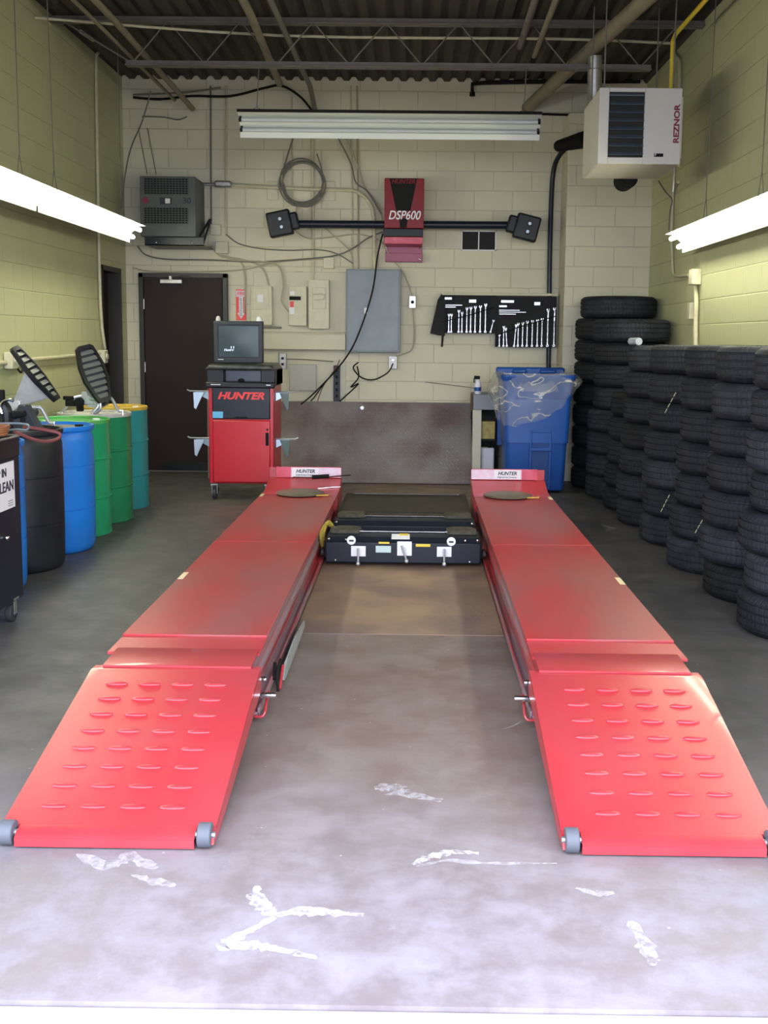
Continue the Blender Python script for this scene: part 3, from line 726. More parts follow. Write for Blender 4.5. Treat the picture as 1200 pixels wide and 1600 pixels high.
# alignment camera beam
YS = YB - .32
D = thing('sensor_beam', 'black camera beam with red box and two tilted sensor heads on wall', 'alignment sensor', at_y(631, 410, YS))
A = at_y(447, 350, YS); C = at_y(808, 352, YS)
MB().tube([A, C], .040, 20).build('beam', M_blackm, D)
for px, py, sg in ((437, 350, 1), (822, 356, -1)):
    c = at_y(px, py, YS - .05); R_ = Matrix.Rotation(math.radians(12 * -sg), 3, 'Y') @ Matrix.Rotation(math.radians(8 * sg), 3, 'Z')
    if sg == -1: R_ = Matrix.Rotation(math.radians(-14 * sg), 3, 'Y')
    else: R_ = Matrix.Rotation(math.radians(-12), 3, 'Y')
    b = MB()
    b.loft([[c + R_ @ Vector((x, y, z)) for x, z in ((-.12, .13), (.13, .13), (.13, -.13), (-.12, -.13))] for y in (-.07, .05)])
    hd = b.build('sensor_head', M_black, D, bevel=.02, seg=3)
    b = MB(); b.loft([[c + R_ @ Vector((x * k + sg * .11, y, z * k)) for x, z in ((-.1, .1), (.1, .1), (.1, -.1), (-.1, -.1))] for y, k in ((-.04, .9), (.06, .9))]); b.build('neck', M_black, D, bevel=.02)
    for k in (-1, 1):
        q = c + R_ @ Vector((-sg * -.0 + .02, -.072, k * .042))
        b = MB(); b.box(q, (.05, .01, .05), R_); b.build('lens_frame', M_grey, hd, bevel=.004)
        MB().cyl(q + Vector((0, -.006, 0)), q + Vector((0, -.010, 0)), .016, n=14).build('lens', M_steelblue, hd)
A = at_y(601, 278, YS - .10); C = at_y(662, 357, YS - .10)
b = MB(); b.bx(A.x, C.x, YS - .10, YS + .08, C.z, A.z); bx0 = b.build('red_box', M_boxred, D, bevel=.006)
w_ = C.x - A.x; yy = YS - .1035
b = MB(); b.prism([(A.x + w_ * .12, yy, A.z - .004), (A.x + w_ * .82, yy, A.z - .004), (A.x + w_ * .66, yy, A.z - .33), (A.x + w_ * .30, yy, A.z - .33)], (0, .003, 0)); b.build('black_wedge', M_hole, bx0)
b = MB(); b.prism([(A.x + w_ * .38, yy, C.z + .10), (A.x + w_ * .60, yy, C.z + .10), (A.x + w_ * .56, yy, C.z + .005), (A.x + w_ * .40, yy, C.z + .005)], (0, .003, 0)); b.build('black_wedge', M_hole, bx0)
lettering('DSP600', (A.x + w_ * .5, yy - .002, at_y(631, 337, YS - .1).z), .125, M_label, D, shear=.25, bold=.0012, sx=.82)
lettering('HUNTER', (A.x + w_ * .47, yy - .002, A.z - .035), .062, M_boxred, D, shear=.3, bold=.0015, sx=1.0)
A2 = at_y(599, 357, YS - .09); C2 = at_y(661, 370, YS - .09)
MB().bx(A2.x, C2.x, YS - .09, YS + .08, C2.z, A2.z).build('black_base', M_black, D, bevel=.005)
A3 = at_y(601, 370, YS - .07); C3 = at_y(660, 382, YS - .07); C4 = at_y(660, 410, YS + .02)
b = MB(); b.bx(A3.x, C3.x, YS - .07, YB - .01, A3.z - .07, A3.z); b.build('bracket', M_pinkred, D, bevel=.003)
C4 = at_y(660, 410, YB - .03); b = MB(); b.bx(A3.x, C3.x, YB - .03, YB - .003, C4.z, A3.z - .07); b.bx(A3.x, C3.x, YB - .09, YB - .03, C4.z, C4.z + .09); b.build('wall_mount', M_maroon, D, bevel=.003)
for px, py in ((603, 386), (656, 388), (656, 405)):
    MB().ball(at_y(px, py, YB - .095 if py > 400 else YB - .035), .012, 8, 6).build('bolt', M_chrome, D)

# coil of cable
b = MB(); c = at_y(473, 283, YB - .06)
for k in range(5):
    rr = .235 + random.uniform(-.02, .02); ox, oz = random.uniform(-.02, .02), random.uniform(-.02, .02) - k * .006
    b.tube([c + Vector((ox + rr * math.cos(a), -.006 * k, oz + rr * 1.0 * math.sin(a))) for a in [2 * PI * i / 36 for i in range(36)]], .009, 6, closed=True)
b.tube(wpts([(466, 190), (455, 225), (444, 262), (441, 290)], .07), .009, 6, 5)
b.tube(wpts([(495, 240), (502, 262), (506, 285)], .07), .009, 6, 5)
b.tube(wpts([(442, 285), (452, 312), (470, 322), (495, 310), (508, 300)], .08), .009, 6, 5)
single(b, 'cable_coil', M_cable, 'coil of dark cable hung on the back wall above the black sensor head', 'cable', c)
# loose cables
def wcable(pp, r, m, label, off=.02, name='wall_cable', smooth=6):
    P = wpts(pp, off); b = MB(); b.tube(P, r, 6, smooth)
    return single(b, name, m, label, 'cable', P[0], 'cables across the back wall')
wcable([(215, 384), (228, 398), (262, 405), (330, 406), (400, 409), (470, 405), (520, 400), (548, 390), (575, 372), (598, 362)], .008, M_cable, 'dark cable sagging from under the transformer over to the red sensor box', .05)
wcable([(353, 366), (372, 380), (405, 388), (450, 391), (495, 390), (525, 396), (552, 412)], .007, M_cable, 'dark cable from the lower junction box towards the grey panel top', .035)
wcable([(207, 418), (240, 424), (330, 424), (380, 421), (430, 410), (470, 406), (520, 404)], .009, M_cablec, 'painted cable running level just above the brown door', .03)
wcable([(330, 384), (345, 400), (372, 404), (400, 412), (414, 425), (420, 446)], .011, M_cablec, 'painted cable dropping into the top of the small breaker box', .03)
wcable([(356, 406), (420, 410), (438, 420), (443, 445), (440, 470), (452, 488)], .010, M_cablec, 'painted cable looping into the side of the black-handled switch box', .055)
wcable([(540, 215), (560, 262), (568, 290), (590, 320), (598, 350)], .011, M_cablec, 'painted cable slanting from the unlit fixture towards the red box', .045)
wcable([(528, 215), (548, 255), (556, 285), (575, 300), (596, 335)], .009, M_cable, 'grey cable slanting beside the painted one towards the red box', .055)
wcable([(456, 355), (480, 372), (520, 370), (560, 366), (596, 378), (610, 402), (630, 426), (645, 462)], .008, M_cablec, 'painted cable from the sensor head passing down to the knob switch', .03)
wcable([(645, 482), (647, 520), (644, 545), (630, 553), (616, 557)], .008, M_cablec, 'painted cable from the knob switch down to the outlet', .03)
wcable([(500, 350), (530, 375), (548, 395), (552, 420)], .007, M_cablec, 'thin painted cable hanging behind the beam into the grey panel', .03)
wcable([(345, 398), (375, 408), (382, 428), (383, 450), (382, 490)], .009, M_cablec, 'painted cable between the arrow sign and the small breaker box', .02)
wcable([(598, 365), (590, 400), (583, 450), (570, 495), (552, 540), (528, 575), (490, 615), (470, 632)], .009, M_blackmat, 'long black cable hanging down from the red box across the grey panel', .19)
wcable([(530, 573), (508, 598), (490, 622), (478, 634)], .007, M_blackmat, 'black cable running down from the power strip beside the long one', .08)
wcable([(531, 562), (524, 576), (505, 604), (495, 630)], .005, M_hose, 'thin reddish wire curling beside the power strip', .09)
wcable([(614, 568), (606, 582), (585, 593), (565, 590), (552, 575), (560, 566)], .008, M_blackmat, 'black plug cord swinging from the outlet below the grey panel', .08)
wcable([(558, 572), (560, 590), (548, 605), (560, 600), (530, 628)], .008, M_blackmat, 'knotted black cord ending at the foot of the power strip', .07)
wcable([(448, 561), (480, 562), (521, 565)], .006, M_cable, 'thin dark wire from the grey duplex outlet to the power strip', .07)
wcable([(208, 152), (250, 155), (300, 150), (360, 150), (415, 137), (440, 134), (468, 150), (487, 172)], .013, M_blackmat, 'thick dark cable strung high along the top of the back wall', .12)
wcable([(208, 148), (260, 146), (310, 142), (345, 137)], .009, M_cable, 'thin dark cable strung high above the transformer corner', .1)
wcable([(222, 182), (255, 183), (278, 187), (292, 182)], .007, M_cable, 'short dark wire high above the transformer', .05)
P_ = [at_y(236, 142, 10.9), at_y(222, 190, 10.9), at_y(205, 230, 10.6), at_y(196, 270, 10.4), at_y(190, 325, 10.2)]
b = MB(); b.tube(P_, .007, 6, 5); single(b, 'hanging_cable', M_cable, 'dark cable hanging free from the roof near the transformer corner', 'cable', P_[0])
for off, lab in ((0, 'dark strap line slanting up from the transformer top, nearer the corner'), (14, 'dark strap line slanting up from the transformer top, further from the corner')):
    P_ = [at_y(216 + off, 200, YB - .05), at_y(230 + off, 272, YB - .3)]
    b = MB(); b.tube(P_, .005, 5); single(b, 'hanging_wire', M_cable, lab, 'wire', P_[1])
# exhaust hose
b = MB()
E_ = thing('exhaust_hose', 'black hose hanging beside the wall pier from a black nozzle', 'hose', at_y(858, 565, YB - .08))
MB().tube([at_y(884, 232, YB - .30), at_y(874, 243, YB - .22), at_y(866, 262, YB - .12), at_y(862, 300, YB - .08), at_y(859, 400, YB - .08), at_y(858, 500, YB - .08), at_y(857, 590, YB - .08)], .026, 12, 6).build('hose', M_blackm, E_)
c0, c1 = at_y(874, 228, YB - .35), at_y(914, 218, YB - .6)
b = MB(); b.cyl(c0, c1, .06, .085, 20); b.ball(c0, .06, 16, 8); b.build('nozzle', M_blackmat, E_)

# ================================================================ WRENCH RACK
Yw = YB - .10
rk = thing('tool_rail', 'cream wooden rail on the wall holding the black wrench rolls', 'rail', at_y(780, 463, YB - .06))
b = MB(); A = at_y(690, 457, Yw); C = at_y(872, 463, Yw); b.bx(A.x, C.x, YB - .14, YB - .003, C.z, A.z); b.build('rail', M_cond, rk, bevel=.003)
def cloth(x0, y0, x1, y1, seed, name, label, slope=0):
    t = thing(name, label, 'tool roll', at_y((x0 + x1) / 2, y1, Yw - .02))
    A = at_y(x0, y0, Yw - .02); C = at_y(x1, y1, Yw - .02); N = 14; random.seed(seed)
    ph = random.random() * 6
    b = MB(); fr, bk = [], []
    for j in range(9):
        v = j / 8
        for i in range(N + 1):
            u = i / N
            x = A.x + (C.x - A.x) * u; z = A.z + (C.z - A.z) * v + slope * u * (v)
            y = Yw - .012 - .014 * math.sin(u * 11 + ph) * v - .01 * v
            fr.append(Vector((x, y - .01, z))); bk.append(Vector((x, y, z)))
    n = N + 1; b.v = fr + bk; o = len(fr)
    for j in range(8):
        for i in range(N):
            a = j * n + i; b.face((a, a + 1, a + n + 1, a + n)); b.face((o + a, o + a + n, o + a + n + 1, o + a + 1))
    for i in range(N): b.face((i, o + i, o + i + 1, i + 1)); a = 8 * n + i; b.face((a, a + 1, o + a + 1, o + a))
    for j in range(8): a = j * n; b.face((a, a + n, o + a + n, o + a)); a += N; b.face((a, o + a, o + a + n, a + n))
    b.build('cloth', M_cloth, t)
    return t, A, C
t1, A, C = cloth(691, 461, 775, 521, 3, 'wrench_roll', 'black wrench roll with folded flap, upper of the two on the rail')
b = MB(); F = [at_y(x, y, Yw - .03) for x, y in ((690, 459), (697, 470), (695, 525), (685, 524), (672, 521), (678, 495), (684, 468))]
b.prism(F, (0, -.02, 0)); b.build('flap', M_cloth, t1, bevel=.004)
b = MB(); F = [at_y(x, y, Yw - .03) for x, y in ((690, 522), (694, 522), (692, 542), (689, 542))]; b.prism(F, (0, -.008, 0)); b.build('tie_strap', M_cloth, t1)
MB().tube([at_y(691, 503, Yw - .075), at_y(735, 492, Yw - .08), at_y(772, 480, Yw - .075)], .006, 6).build('retaining_strap', M_blackmat, t1)
t2, A, C = cloth(775, 463, 868, 543, 5, 'wrench_roll', 'black wrench roll with white print, lower hanging one beside the pier')
MB().tube([at_y(776, 524, Yw - .075), at_y(805, 513, Yw - .08), at_y(868, 494, Yw - .075)], .006, 6).build('retaining_strap', M_blackmat, t2)
for t, items in ((t1, [(695, 464.5, 706, 468), (733, 468, 744, 473), (696, 476, 722, 477.5), (696, 479, 712, 480.5)]), (t2, [(783, 469, 803, 473), (835, 472, 844, 477), (780, 477, 792, 480), (780, 484, 812, 485.5), (780, 487, 822, 488.5), (780, 490, 806, 491.5)])):
    for (x0, y0, x1, y1) in items:
        A = at_y(x0, y0, Yw - .052); C = at_y(x1, y1, Yw - .052)
        MB().bx(A.x, C.x, A.y - .001, A.y + .004, C.z, A.z).build('print', M_alu, t)
def wrench(L, w):
    b = MB()
    b.loft([[(x, y, z) for x, y in ((-w * .32, -.003), (w * .32, -.003), (w * .32, .003), (-w * .32, .003))] for z in (w, L - w * 1.2)])
    prof = [(w * .85, -.004), (w * .85, .004), (w * .45, .004), (w * .45, -.004)]
    s0 = len(b.v); b.loft([[(p[0] * math.cos(a), p[1], w * .8 + p[0] * math.sin(a)) for p in prof] for a in [2 * PI * i / 16 for i in range(16)]], close=True)
    out = [(-.35, -1.6), (.35, -1.6), (.95, -.5), (1.0, .3), (.75, 1.0), (.42, .85), (.45, 0), (.1, -.35), (-.3, -.1), (-.35, .75), (-.75, .85), (-1, .1), (-.9, -.6)]
    b.prism([(x * w, -.004, L - w * .9 + z * w * .9) for x, z in out], (0, .008, 0))
    return b
ords = ['first', 'second', 'third', 'fourth', 'fifth', 'sixth', 'seventh', 'eighth', 'ninth', 'tenth', 'eleventh', 'twelfth', 'thirteenth']
for roll, xs, tops, bot, tilt in (('upper', [701, 705, 716.5, 721.5, 729, 735, 742, 750, 758, 766], [490, 490, 484, 487, 480, 479, 478, 477, 474, 499], 520, [0] * 9 + [.25]),
                                  ('lower', [780, 786.5, 792, 803, 809, 816, 823, 831, 839, 846, 855, 865], [522, 509, 512, 506, 504, 503, 501, 500, 499, 497, 482, 480], 542, [0, 0, -.08, .08] + [0] * 8)):
    for i, (px, py) in enumerate(zip(xs, tops)):
        A = at_y(px, py, Yw - .06); C = at_y(px, bot, Yw - .06); L = A.z - C.z
        b = wrench(L, .008 + .010 * (L / .45))
        b.xf(Matrix.Translation((C.x, Yw - .06, C.z)) @ Matrix.Rotation(tilt[i], 4, 'Y'))
        single(b, 'wrench', M_tool, '%s chrome combination wrench, counted from the flap side, in the %s black roll' % (ords[i], roll), 'wrench', (C.x, Yw - .06, C.z), 'chrome wrenches in the %s roll' % roll)

# ================================================================ SIDE WALL FITTINGS
def xpts(pp, X): return [at_x(x, y, X) for x, y in pp]
pipe('wall_conduit', xpts([(-60, 572), (20, 566), (60, 561), (158, 552)], XL + .02), .018, M_cond, 'horizontal cream conduit on the block wall behind the drums', 'conduit')
pipe('wall_conduit', [(-2.9, 9.25, 4.08)] + xpts([(160, 74), (152, 84), (150, 110), (153, 300), (157, 480), (164, 545)], XL + .02), .016, M_cond, 'vertical cream conduit beside the side doorway bending under the roof', 'conduit', smooth=3)
for (px, py, lab) in ((17, 563, 'cream outlet box on the conduit behind the tilted target boards'), (161, 557, 'cream switch box where the conduits meet beside the side doorway')):
    c = at_x(px, py, XL + .04)
    ob = thing('conduit_box', lab, 'electrical box', c)
    MB().box(c, (.07, .11, .13)).build('box', M_condw, ob, bevel=.006)
    MB().cyl(c + Vector((.03, 0, 0)), c + Vector((.05, 0, 0)), .028, n=16).build('cap', M_condw, ob)
c = at_x(17, 572, XL + .03)
pipe('extension_cable', [c + Vector((.02, .02, .02)), c + Vector((.05, .06, -.05)), c + Vector((.04, .14, -.02)), c + Vector((.03, .2, .06))], .008, M_blackmat, 'short black cord looping under the box behind the drums', 'cord', smooth=5)
# tyre wall
pipe('wall_conduit', xpts([(1060, 285), (1052, 300), (1050, 360), (1051, 420), (1056, 431), (1076, 430)], XR - .02), .014, M_cond, 'cream conduit dropping from heater corner to the junction box on tyre wall', 'conduit', smooth=3)
pipe('wall_conduit', xpts([(1085, 440), (1088, 470), (1087, 500), (1087, 545)], XR - .03), .020, M_cond, 'cream conduit dropping behind the tyre stacks from the junction box', 'conduit', smooth=3)
c = at_x(1086, 433, XR - .04); single(MB().box(c, (.08, .12, .13)), 'junction_box', M_condw, 'cream junction box on the wall above the tyre stacks', 'junction box', c, bevel=.006)
c = at_x(1079, 486, XR - .02); single(MB().box(c, (.04, .08, .14)), 'wall_switch', M_condw, 'cream switch plate beside the conduit above the tyre stacks', 'switch', c, bevel=.004)
pipe('wall_conduit', xpts([(1054, 262), (1053, 283), (1052, 300)], XR - .05), .013, M_galv, 'bare ribbed conduit under the heater on the tyre wall', 'conduit')
pipe('hanging_cable', xpts([(1029, 283), (1040, 300), (1050, 312), (1047, 330), (1045, 360)], XR - .08), .007, M_cable, 'dark cord looping below the heater near the corner', 'cable', smooth=5)
pipe('wall_conduit', xpts([(1050, 84), (1060, 92), (1062, 120), (1062, 260)], XR - .03), .016, M_cond, 'cream conduit rising past the side of the cream heater to the roof', 'conduit', smooth=3)

# ================================================================ DIAMOND TREAD PLATE
PX0, PX1 = at_y(432, 632, 11.2).x, at_y(736, 632, 11.2).x
b = MB(); pl = Vector((0, .6, .80)); N_ = Vector((0, -.8, .6))
y0p = 10.62
p0_, p1_ = Vector((PX0, y0p, 0.005)), Vector((PX1, y0p, 0.005)); upv = Vector((0, 11.3 - y0p, .79))
nn = Vector((0, -upv.z, upv.y)).normalized() * .006
b.prism([p0_, p1_, p1_ + upv, p0_ + upv], nn)
un = upv.normalized(); Lp = upv.length
k = 0
for i in range(int((PX1 - PX0) / .055)):
    for j in range(int(Lp / .055)):
        c = p0_ + Vector((.03 + i * .055, 0, 0)) + un * (.03 + j * .055) + nn
        dx_ = Vector((1, 0, 0)) * .015 * (1 if (i + j) % 2 else -1) + un * .015
        sd = nn.normalized().cross(dx_).normalized() * .005
        o = len(b.v); b.v += [c - dx_, c + sd, c + dx_, c - sd, c + nn * .35]
        for q in range(4): b.face((o + q, o + (q + 1) % 4, o + 4))
tp = b.build('tread_plate', M_plate, None, origin=(0, y0p, 0))
tag(tp, 'rusty diamond tread plate leaning against the back wall behind the lift', 'steel plate')
MB().tube([p0_ + upv + Vector((0, 0, .004)), p1_ + upv + Vector((0, 0, .004))], .006, 6).build('top_edge', M_galv, None)
bpy.data.objects['top_edge'].parent = tp; bpy.data.objects['top_edge'].location = -Vector((0, y0p, 0))
c = at_y(566, 637, 11.2); cc = MB(); cc.cyl(c, c + Vector((0, -.03, 0)), .02, n=12); o = cc.build('bolt', M_galv, tp)

# shelf stand between plate and bin
S = thing('shelf_stand', 'small open stand with grey top between tread plate and blue bin', 'stand', (.75, 10.9, 0))
xa = at_y(739, 640, 10.75).x; xb = at_y(785, 640, 10.75).x; zt1 = at_y(750, 616, 10.75).z; zt0 = at_y(750, 640, 10.75).z
MB().bx(xa, xb, 10.72, 11.2, zt0, zt1).build('top', mat('worn_grey_steel', (.20, .21, .23), .5, .2), S, bevel=.004)
MB().bx(xa, xa + .09, 10.74, 10.84, 0, zt0).build('post', M_cream, S, bevel=.004)
MB().bx(xa, xb, 11.16, 11.2, 0, zt0).build('back_panel', M_darkin, S)
MB().bx(xa + .09, xb - .06, 10.8, 11.16, .0, .06).build('base_shelf', M_darkin, S)
MB().bx(xa + .09, xb - .06, 10.82, 11.15, .44, .455).build('middle_shelf', M_darkin, S)
c = at_y(768, 683, 10.9)
single(MB().bx(xa + .1, xa + .24, 10.85, 11.0, .456, .64), 'carton', mat('yellow_carton', (.5, .42, .12), .6, col2=(.3, .15, .05), scale=20), 'yellow carton on the middle shelf of the stand', 'carton', (xa + .17, 10.92, .456), bevel=.003)
J = thing('oil_jug', 'white flat jug on the lowest shelf of the stand', 'jug', (xa + .17, 10.93, .062))
MB().bx(xa + .1, xa + .24, 10.87, 10.99, .062, .36).build('body', M_label, J, bevel=.015)
MB().cyl((xa + .19, 10.93, .36), (xa + .19, 10.93, .40), .02, n=12).build('cap', M_blackmat, J)
J = thing('spray_bottle', 'white spray bottle with blue label on the grey stand top', 'bottle', (xa + .05, 10.82, zt1))
MB().lathe([(.034, 0), (.036, .01), (.036, .10), (.02, .13), (.014, .15)], 16, (xa + .05, 10.82, zt1)).build('body', M_label, J)
MB().lathe([(.0365, .03), (.0368, .031), (.0368, .07), (.0365, .071)], 16, (xa + .05, 10.82, zt1), cap=False).build('blue_band', M_bluebin, J)
b = MB(); b.box((xa + .04, 10.81, zt1 + .17), (.06, .03, .035)); b.box((xa + .01, 10.81, zt1 + .14), (.012, .012, .05)); b.build('trigger', M_blackmat, J, bevel=.004)
P_ = [at_y(664, 597, 11.0), at_y(700, 601, 10.95), at_y(742, 607, 10.9), (xa + .05, 10.9, zt1 + .02)]
pipe('metal_rod', P_, .005, M_galv, 'thin bent metal rod sticking out from the stand over the plate', 'rod', smooth=4, n=6)
single(MB().bx(xa - .02, xa + .0 - .003, 10.8, 10.9, zt0 - .02, zt0 + .16), 'hanging_rag', mat('brown_rag', (.14, .09, .06), .9), 'brown rag hooked on the side of the grey stand', 'rag', (xa - .01, 10.85, zt0), bevel=.004)

# ================================================================ BLUE BIN WITH CLEAR BAG
BX, BY = 1.19, 10.32
Bn = thing('wheeled_bin', 'blue wheeled refuse bin standing open between tyres and stand', 'bin', (BX, BY, 0))
def rr(w, d, z, cx=BX, cy=BY, c=.05, n=4):
    P_ = []
    for sx, sy, a0 in ((1, 1, 0), (-1, 1, PI / 2), (-1, -1, PI), (1, -1, 3 * PI / 2)):
        for k in range(n + 1):
            a = a0 + PI / 2 * k / n
            P_.append(Vector((cx + sx * (w / 2 - c) + c * math.cos(a), cy + sy * (d / 2 - c) + c * math.sin(a), z)))
    return P_
b = MB(); b.loft([rr(.55, .48, .03), rr(.57, .50, .06), rr(.62, .57, .78), rr(.625, .575, .86), rr(.665, .62, .95), rr(.69, .65, 1.10), rr(.72, .68, 1.12), rr(.72, .68, 1.16), rr(.66, .62, 1.16), rr(.62, .58, .5)], cap=True)
b.build('body', M_bluebin, Bn, angle=50)
yf = lambda z: BY - (.248 + (.035 / .72) * (z - .06)) - .003
for (x0, x1, z0, z1) in ((-.03, .11, .49, .6),):
    pass
b = MB()
for (x0, x1, z0, z1, dd) in ((-.06, .14, .42, .455, .03), (-.07, -.045, .05, .45, .02), (.12, .145, .05, .60, .02), (-.05, .14, .60, .63, .02), (-.07, -.045, .45, .62, .02)):
    b.loft([[(BX + x0, yf(z0) - dd * q, z0), (BX + x1, yf(z0) - dd * q, z0), (BX + x1, yf(z1) - dd * q, z1), (BX + x0, yf(z1) - dd * q, z1)] for q in (-.3, 1)])
b.build('moulded_rib', M_bluebin, Bn, bevel=.006)
for (x0, x1, z0, z1) in ((-.045, .12, .455, .58), (-.045, .12, .07, .42)):  # flat panels in darker blue paint the shade of recesses on the front
    b = MB(); b.loft([[(BX + x, yf(z) - q, z) for x, z in ((x0, z0), (x1, z0), (x1, z1), (x0, z1))] for q in (-.004, .003)]); b.build('recess_shade', mat('shaded_bin_blue', (.005, .045, .20), .5), Bn)
b = MB(); b.bx(BX - .36, BX + .34, BY + .30, BY + .40, 1.13, 1.215); b.bx(BX - .20, BX - .05, BY + .26, BY + .33, 1.15, 1.2); b.bx(BX + .08, BX + .25, BY + .26, BY + .33, 1.15, 1.2); b.build('lid_hinge', M_bluebin, Bn, bevel=.02)
b = MB(); b.loft([[(x, BY + .40 + q, z) for x, z in ((BX - .33, 1.2), (BX + .33, 1.2), (BX + .33, .4), (BX - .33, .4))] for q in (0, .03)]); b.build('lid', M_bluebin, Bn, bevel=.01)
for s in (-1, 1):
    MB().cyl((BX + s * .24, BY + .26, .1), (BX + s * .29, BY + .26, .1), .1, n=24).build('wheel', M_rubber, Bn, bevel=.01)
# bag over the rim
Bg = MB(); random.seed(11); n = 96; rows = []
for j in range(16):
    v = j / 15; lp = []
    for i in range(n):
        a = 2 * PI * i / n
        ex = .37 * (abs(math.cos(a)) ** .55) * math.copysign(1, math.cos(a)); ey = .35 * (abs(math.sin(a)) ** .55) * math.copysign(1, math.sin(a))
        front = max(0, -math.sin(a)); side = abs(math.cos(a)); left = max(0, -math.cos(a)); right = max(0, math.cos(a))
        low = .82 + .10 * (1 - front) + .08 * math.cos(a * 1) * front + .14 * right - .10 * front * max(0, 1 - abs(a - 4.6) * 1.2) - .16 * left * front - .04 * left
        if v < .2: z = 1.0 + .17 * (v / .2); f = .96
        else:
            w = (v - .2) / .8; z = 1.175 - (1.175 - low) * w
            f = 1.02 + .10 * math.sin(PI * w * .9) + (.12 * left + .09 * right) * math.sin(PI * min(1, w * .8))
        wr = (.02 * math.sin(a * 13 + v * 4) + .014 * math.sin(a * 29 - v * 7) + .01 * math.sin(a * 47 + 9 * v)) * (.3 + v)
        lp.append(Vector((BX + ex * (f + wr), BY + ey * (f * .97 + wr), z + .012 * math.sin(a * 17) * v)))
    rows.append(lp)
Bg.loft(rows, cap=False)
o = Bg.build('plastic_bag', M_bag, None, origin=(BX, BY, 1.0), angle=60); tag(o, 'clear plastic bin bag draped over the rim of the blue bin', 'bin bag')

# ================================================================ TYRES
def tyre_mb(R, W, Ri=.205):
    b = MB(); h = W / 2; prof = []
    g = [-.30, -.10, .10, .30]
    prof.append((R - .035, -h * .97)); prof.append((R - .012, -h * .82)); prof.append((R - .003, -h * .70))
    for q in g:
        z = q * W
        prof += [(R, z - .009), (R, z - .006), (R - .009, z - .004), (R - .009, z + .004), (R, z + .006), (R, z + .009)]
    prof += [(R - .003, h * .70), (R - .012, h * .82), (R - .035, h * .97)]
    side = [(R - .06, h * .99), (R - .085, h), (Ri + .035, h * .92), (Ri + .012, h * .84), (Ri, h * .78), (Ri + .006, h * .66), (Ri + .05, h * .80), (R - .05, h * .8), (R - .03, h * .6)]
    prof += side + [(r, -z) for r, z in reversed(side)]
    b.lathe(prof, 64, closed=True)
    return b
protos = {}
def make_tyre(R, W, k, loc, rz, label, group):
    key = (R, W, k)
    if key not in protos:
        o = tyre_mb(R, W).build('tyre', M_tyres[k]); protos[key] = o; ORG[o.name] = (0, 0, 0)
    else:
        o = protos[key].copy(); COL.objects.link(o)
    o.location = loc; o.rotation_euler = (0, 0, rz)
    return tag(o, label, 'tyre', group)
stackY = [5.30, 6.05, 6.83, 7.70, 8.50]
names = ['nearest the entrance', 'second from the entrance', 'third from the entrance', 'fourth from the entrance', 'fifth from the entrance']
random.seed(21)
pos = ['bottom', 'second from the bottom', 'third from the bottom', 'middle', 'third from the top', 'second from the top', 'top']
lean = {0: [.0, .02, .0, .03, -.0, .02, .035], 1: [.02, 0, .0, .03, .02, .03, .035], 2: [.0, .0, .03, .03, .04, .045, .05], 3: [.0, .01, .01, .02, .03, .02, .02], 4: [0, .0, .01, .02, .03, .03, .05]}
Hs = [1.47, 1.475, 1.475, 1.47, 1.46]
for si, y in enumerate(stackY):
    W = Hs[si] / 7
    x0 = 1.735 if si != 4 else 1.71
    for k in range(7):
        R = random.choice([.312, .32, .325]) if k else .322
        kk = random.choice([0, 0, 0, 1, 2]) if not (si == 1 and k in (1,)) else 1
        make_tyre(R, round(W, 4), kk, (x0 - .025 + lean[si][k] + R + random.uniform(-.01, .012), y + random.uniform(-.015, .015), W * (k + .5)), random.uniform(0, 6),
                  'black tyre, %s one in the stack %s' % (pos[k], names[si]), 'tyres in the stack %s' % names[si])
# lower stack of five, partly hidden behind the fifth
W = .208
for k in range(5):
    make_tyre(.32, W, random.choice([0, 2]), (1.70 + .32 + .012 * k, 9.22, W * (k + .5)), random.uniform(0, 6),
              'dark tyre, %s in the short five-high stack near the corner' % ['lowest', 'second lowest', 'middle one', 'second highest', 'highest'][k], 'tyres in the short stack near the corner')
W = .212
lab8 = ['lowest', 'second lowest', 'third lowest', 'fourth lowest', 'fourth highest', 'third highest', 'second highest', 'topmost wide']
for k in range(8):
    R = .33 if k < 4 else (.34 if k < 7 else .358)
    make_tyre(R, W, random.choice([0, 2]), (1.66 + R + (.05 if k >= 4 else 0) - (.0 if k < 7 else .03), 9.93 - (.045 if k == 7 else 0), W * (k + .5)), random.uniform(0, 6),
              'dark tyre, %s of the tall stack just in front of the corner stack' % lab8[k], 'tyres in the tall stack before the corner stack')
W = .2145
lab9 = ['lowest', 'second lowest', 'third lowest', 'fourth lowest', 'middle one', 'fourth highest', 'third highest', 'second highest', 'topmost']
for k in range(9):
    R = .33 if k < 8 else .375
    make_tyre(R, W, 2 if k < 8 else 0, (1.62 + R + (.0 if k < 8 else .04), 10.60 - (.045 if k == 8 else 0), W * (k + .5)), random.uniform(0, 6),
              'dark tyre, %s of the tallest stack against the back corner' % lab9[k], 'tyres in the tallest corner stack')
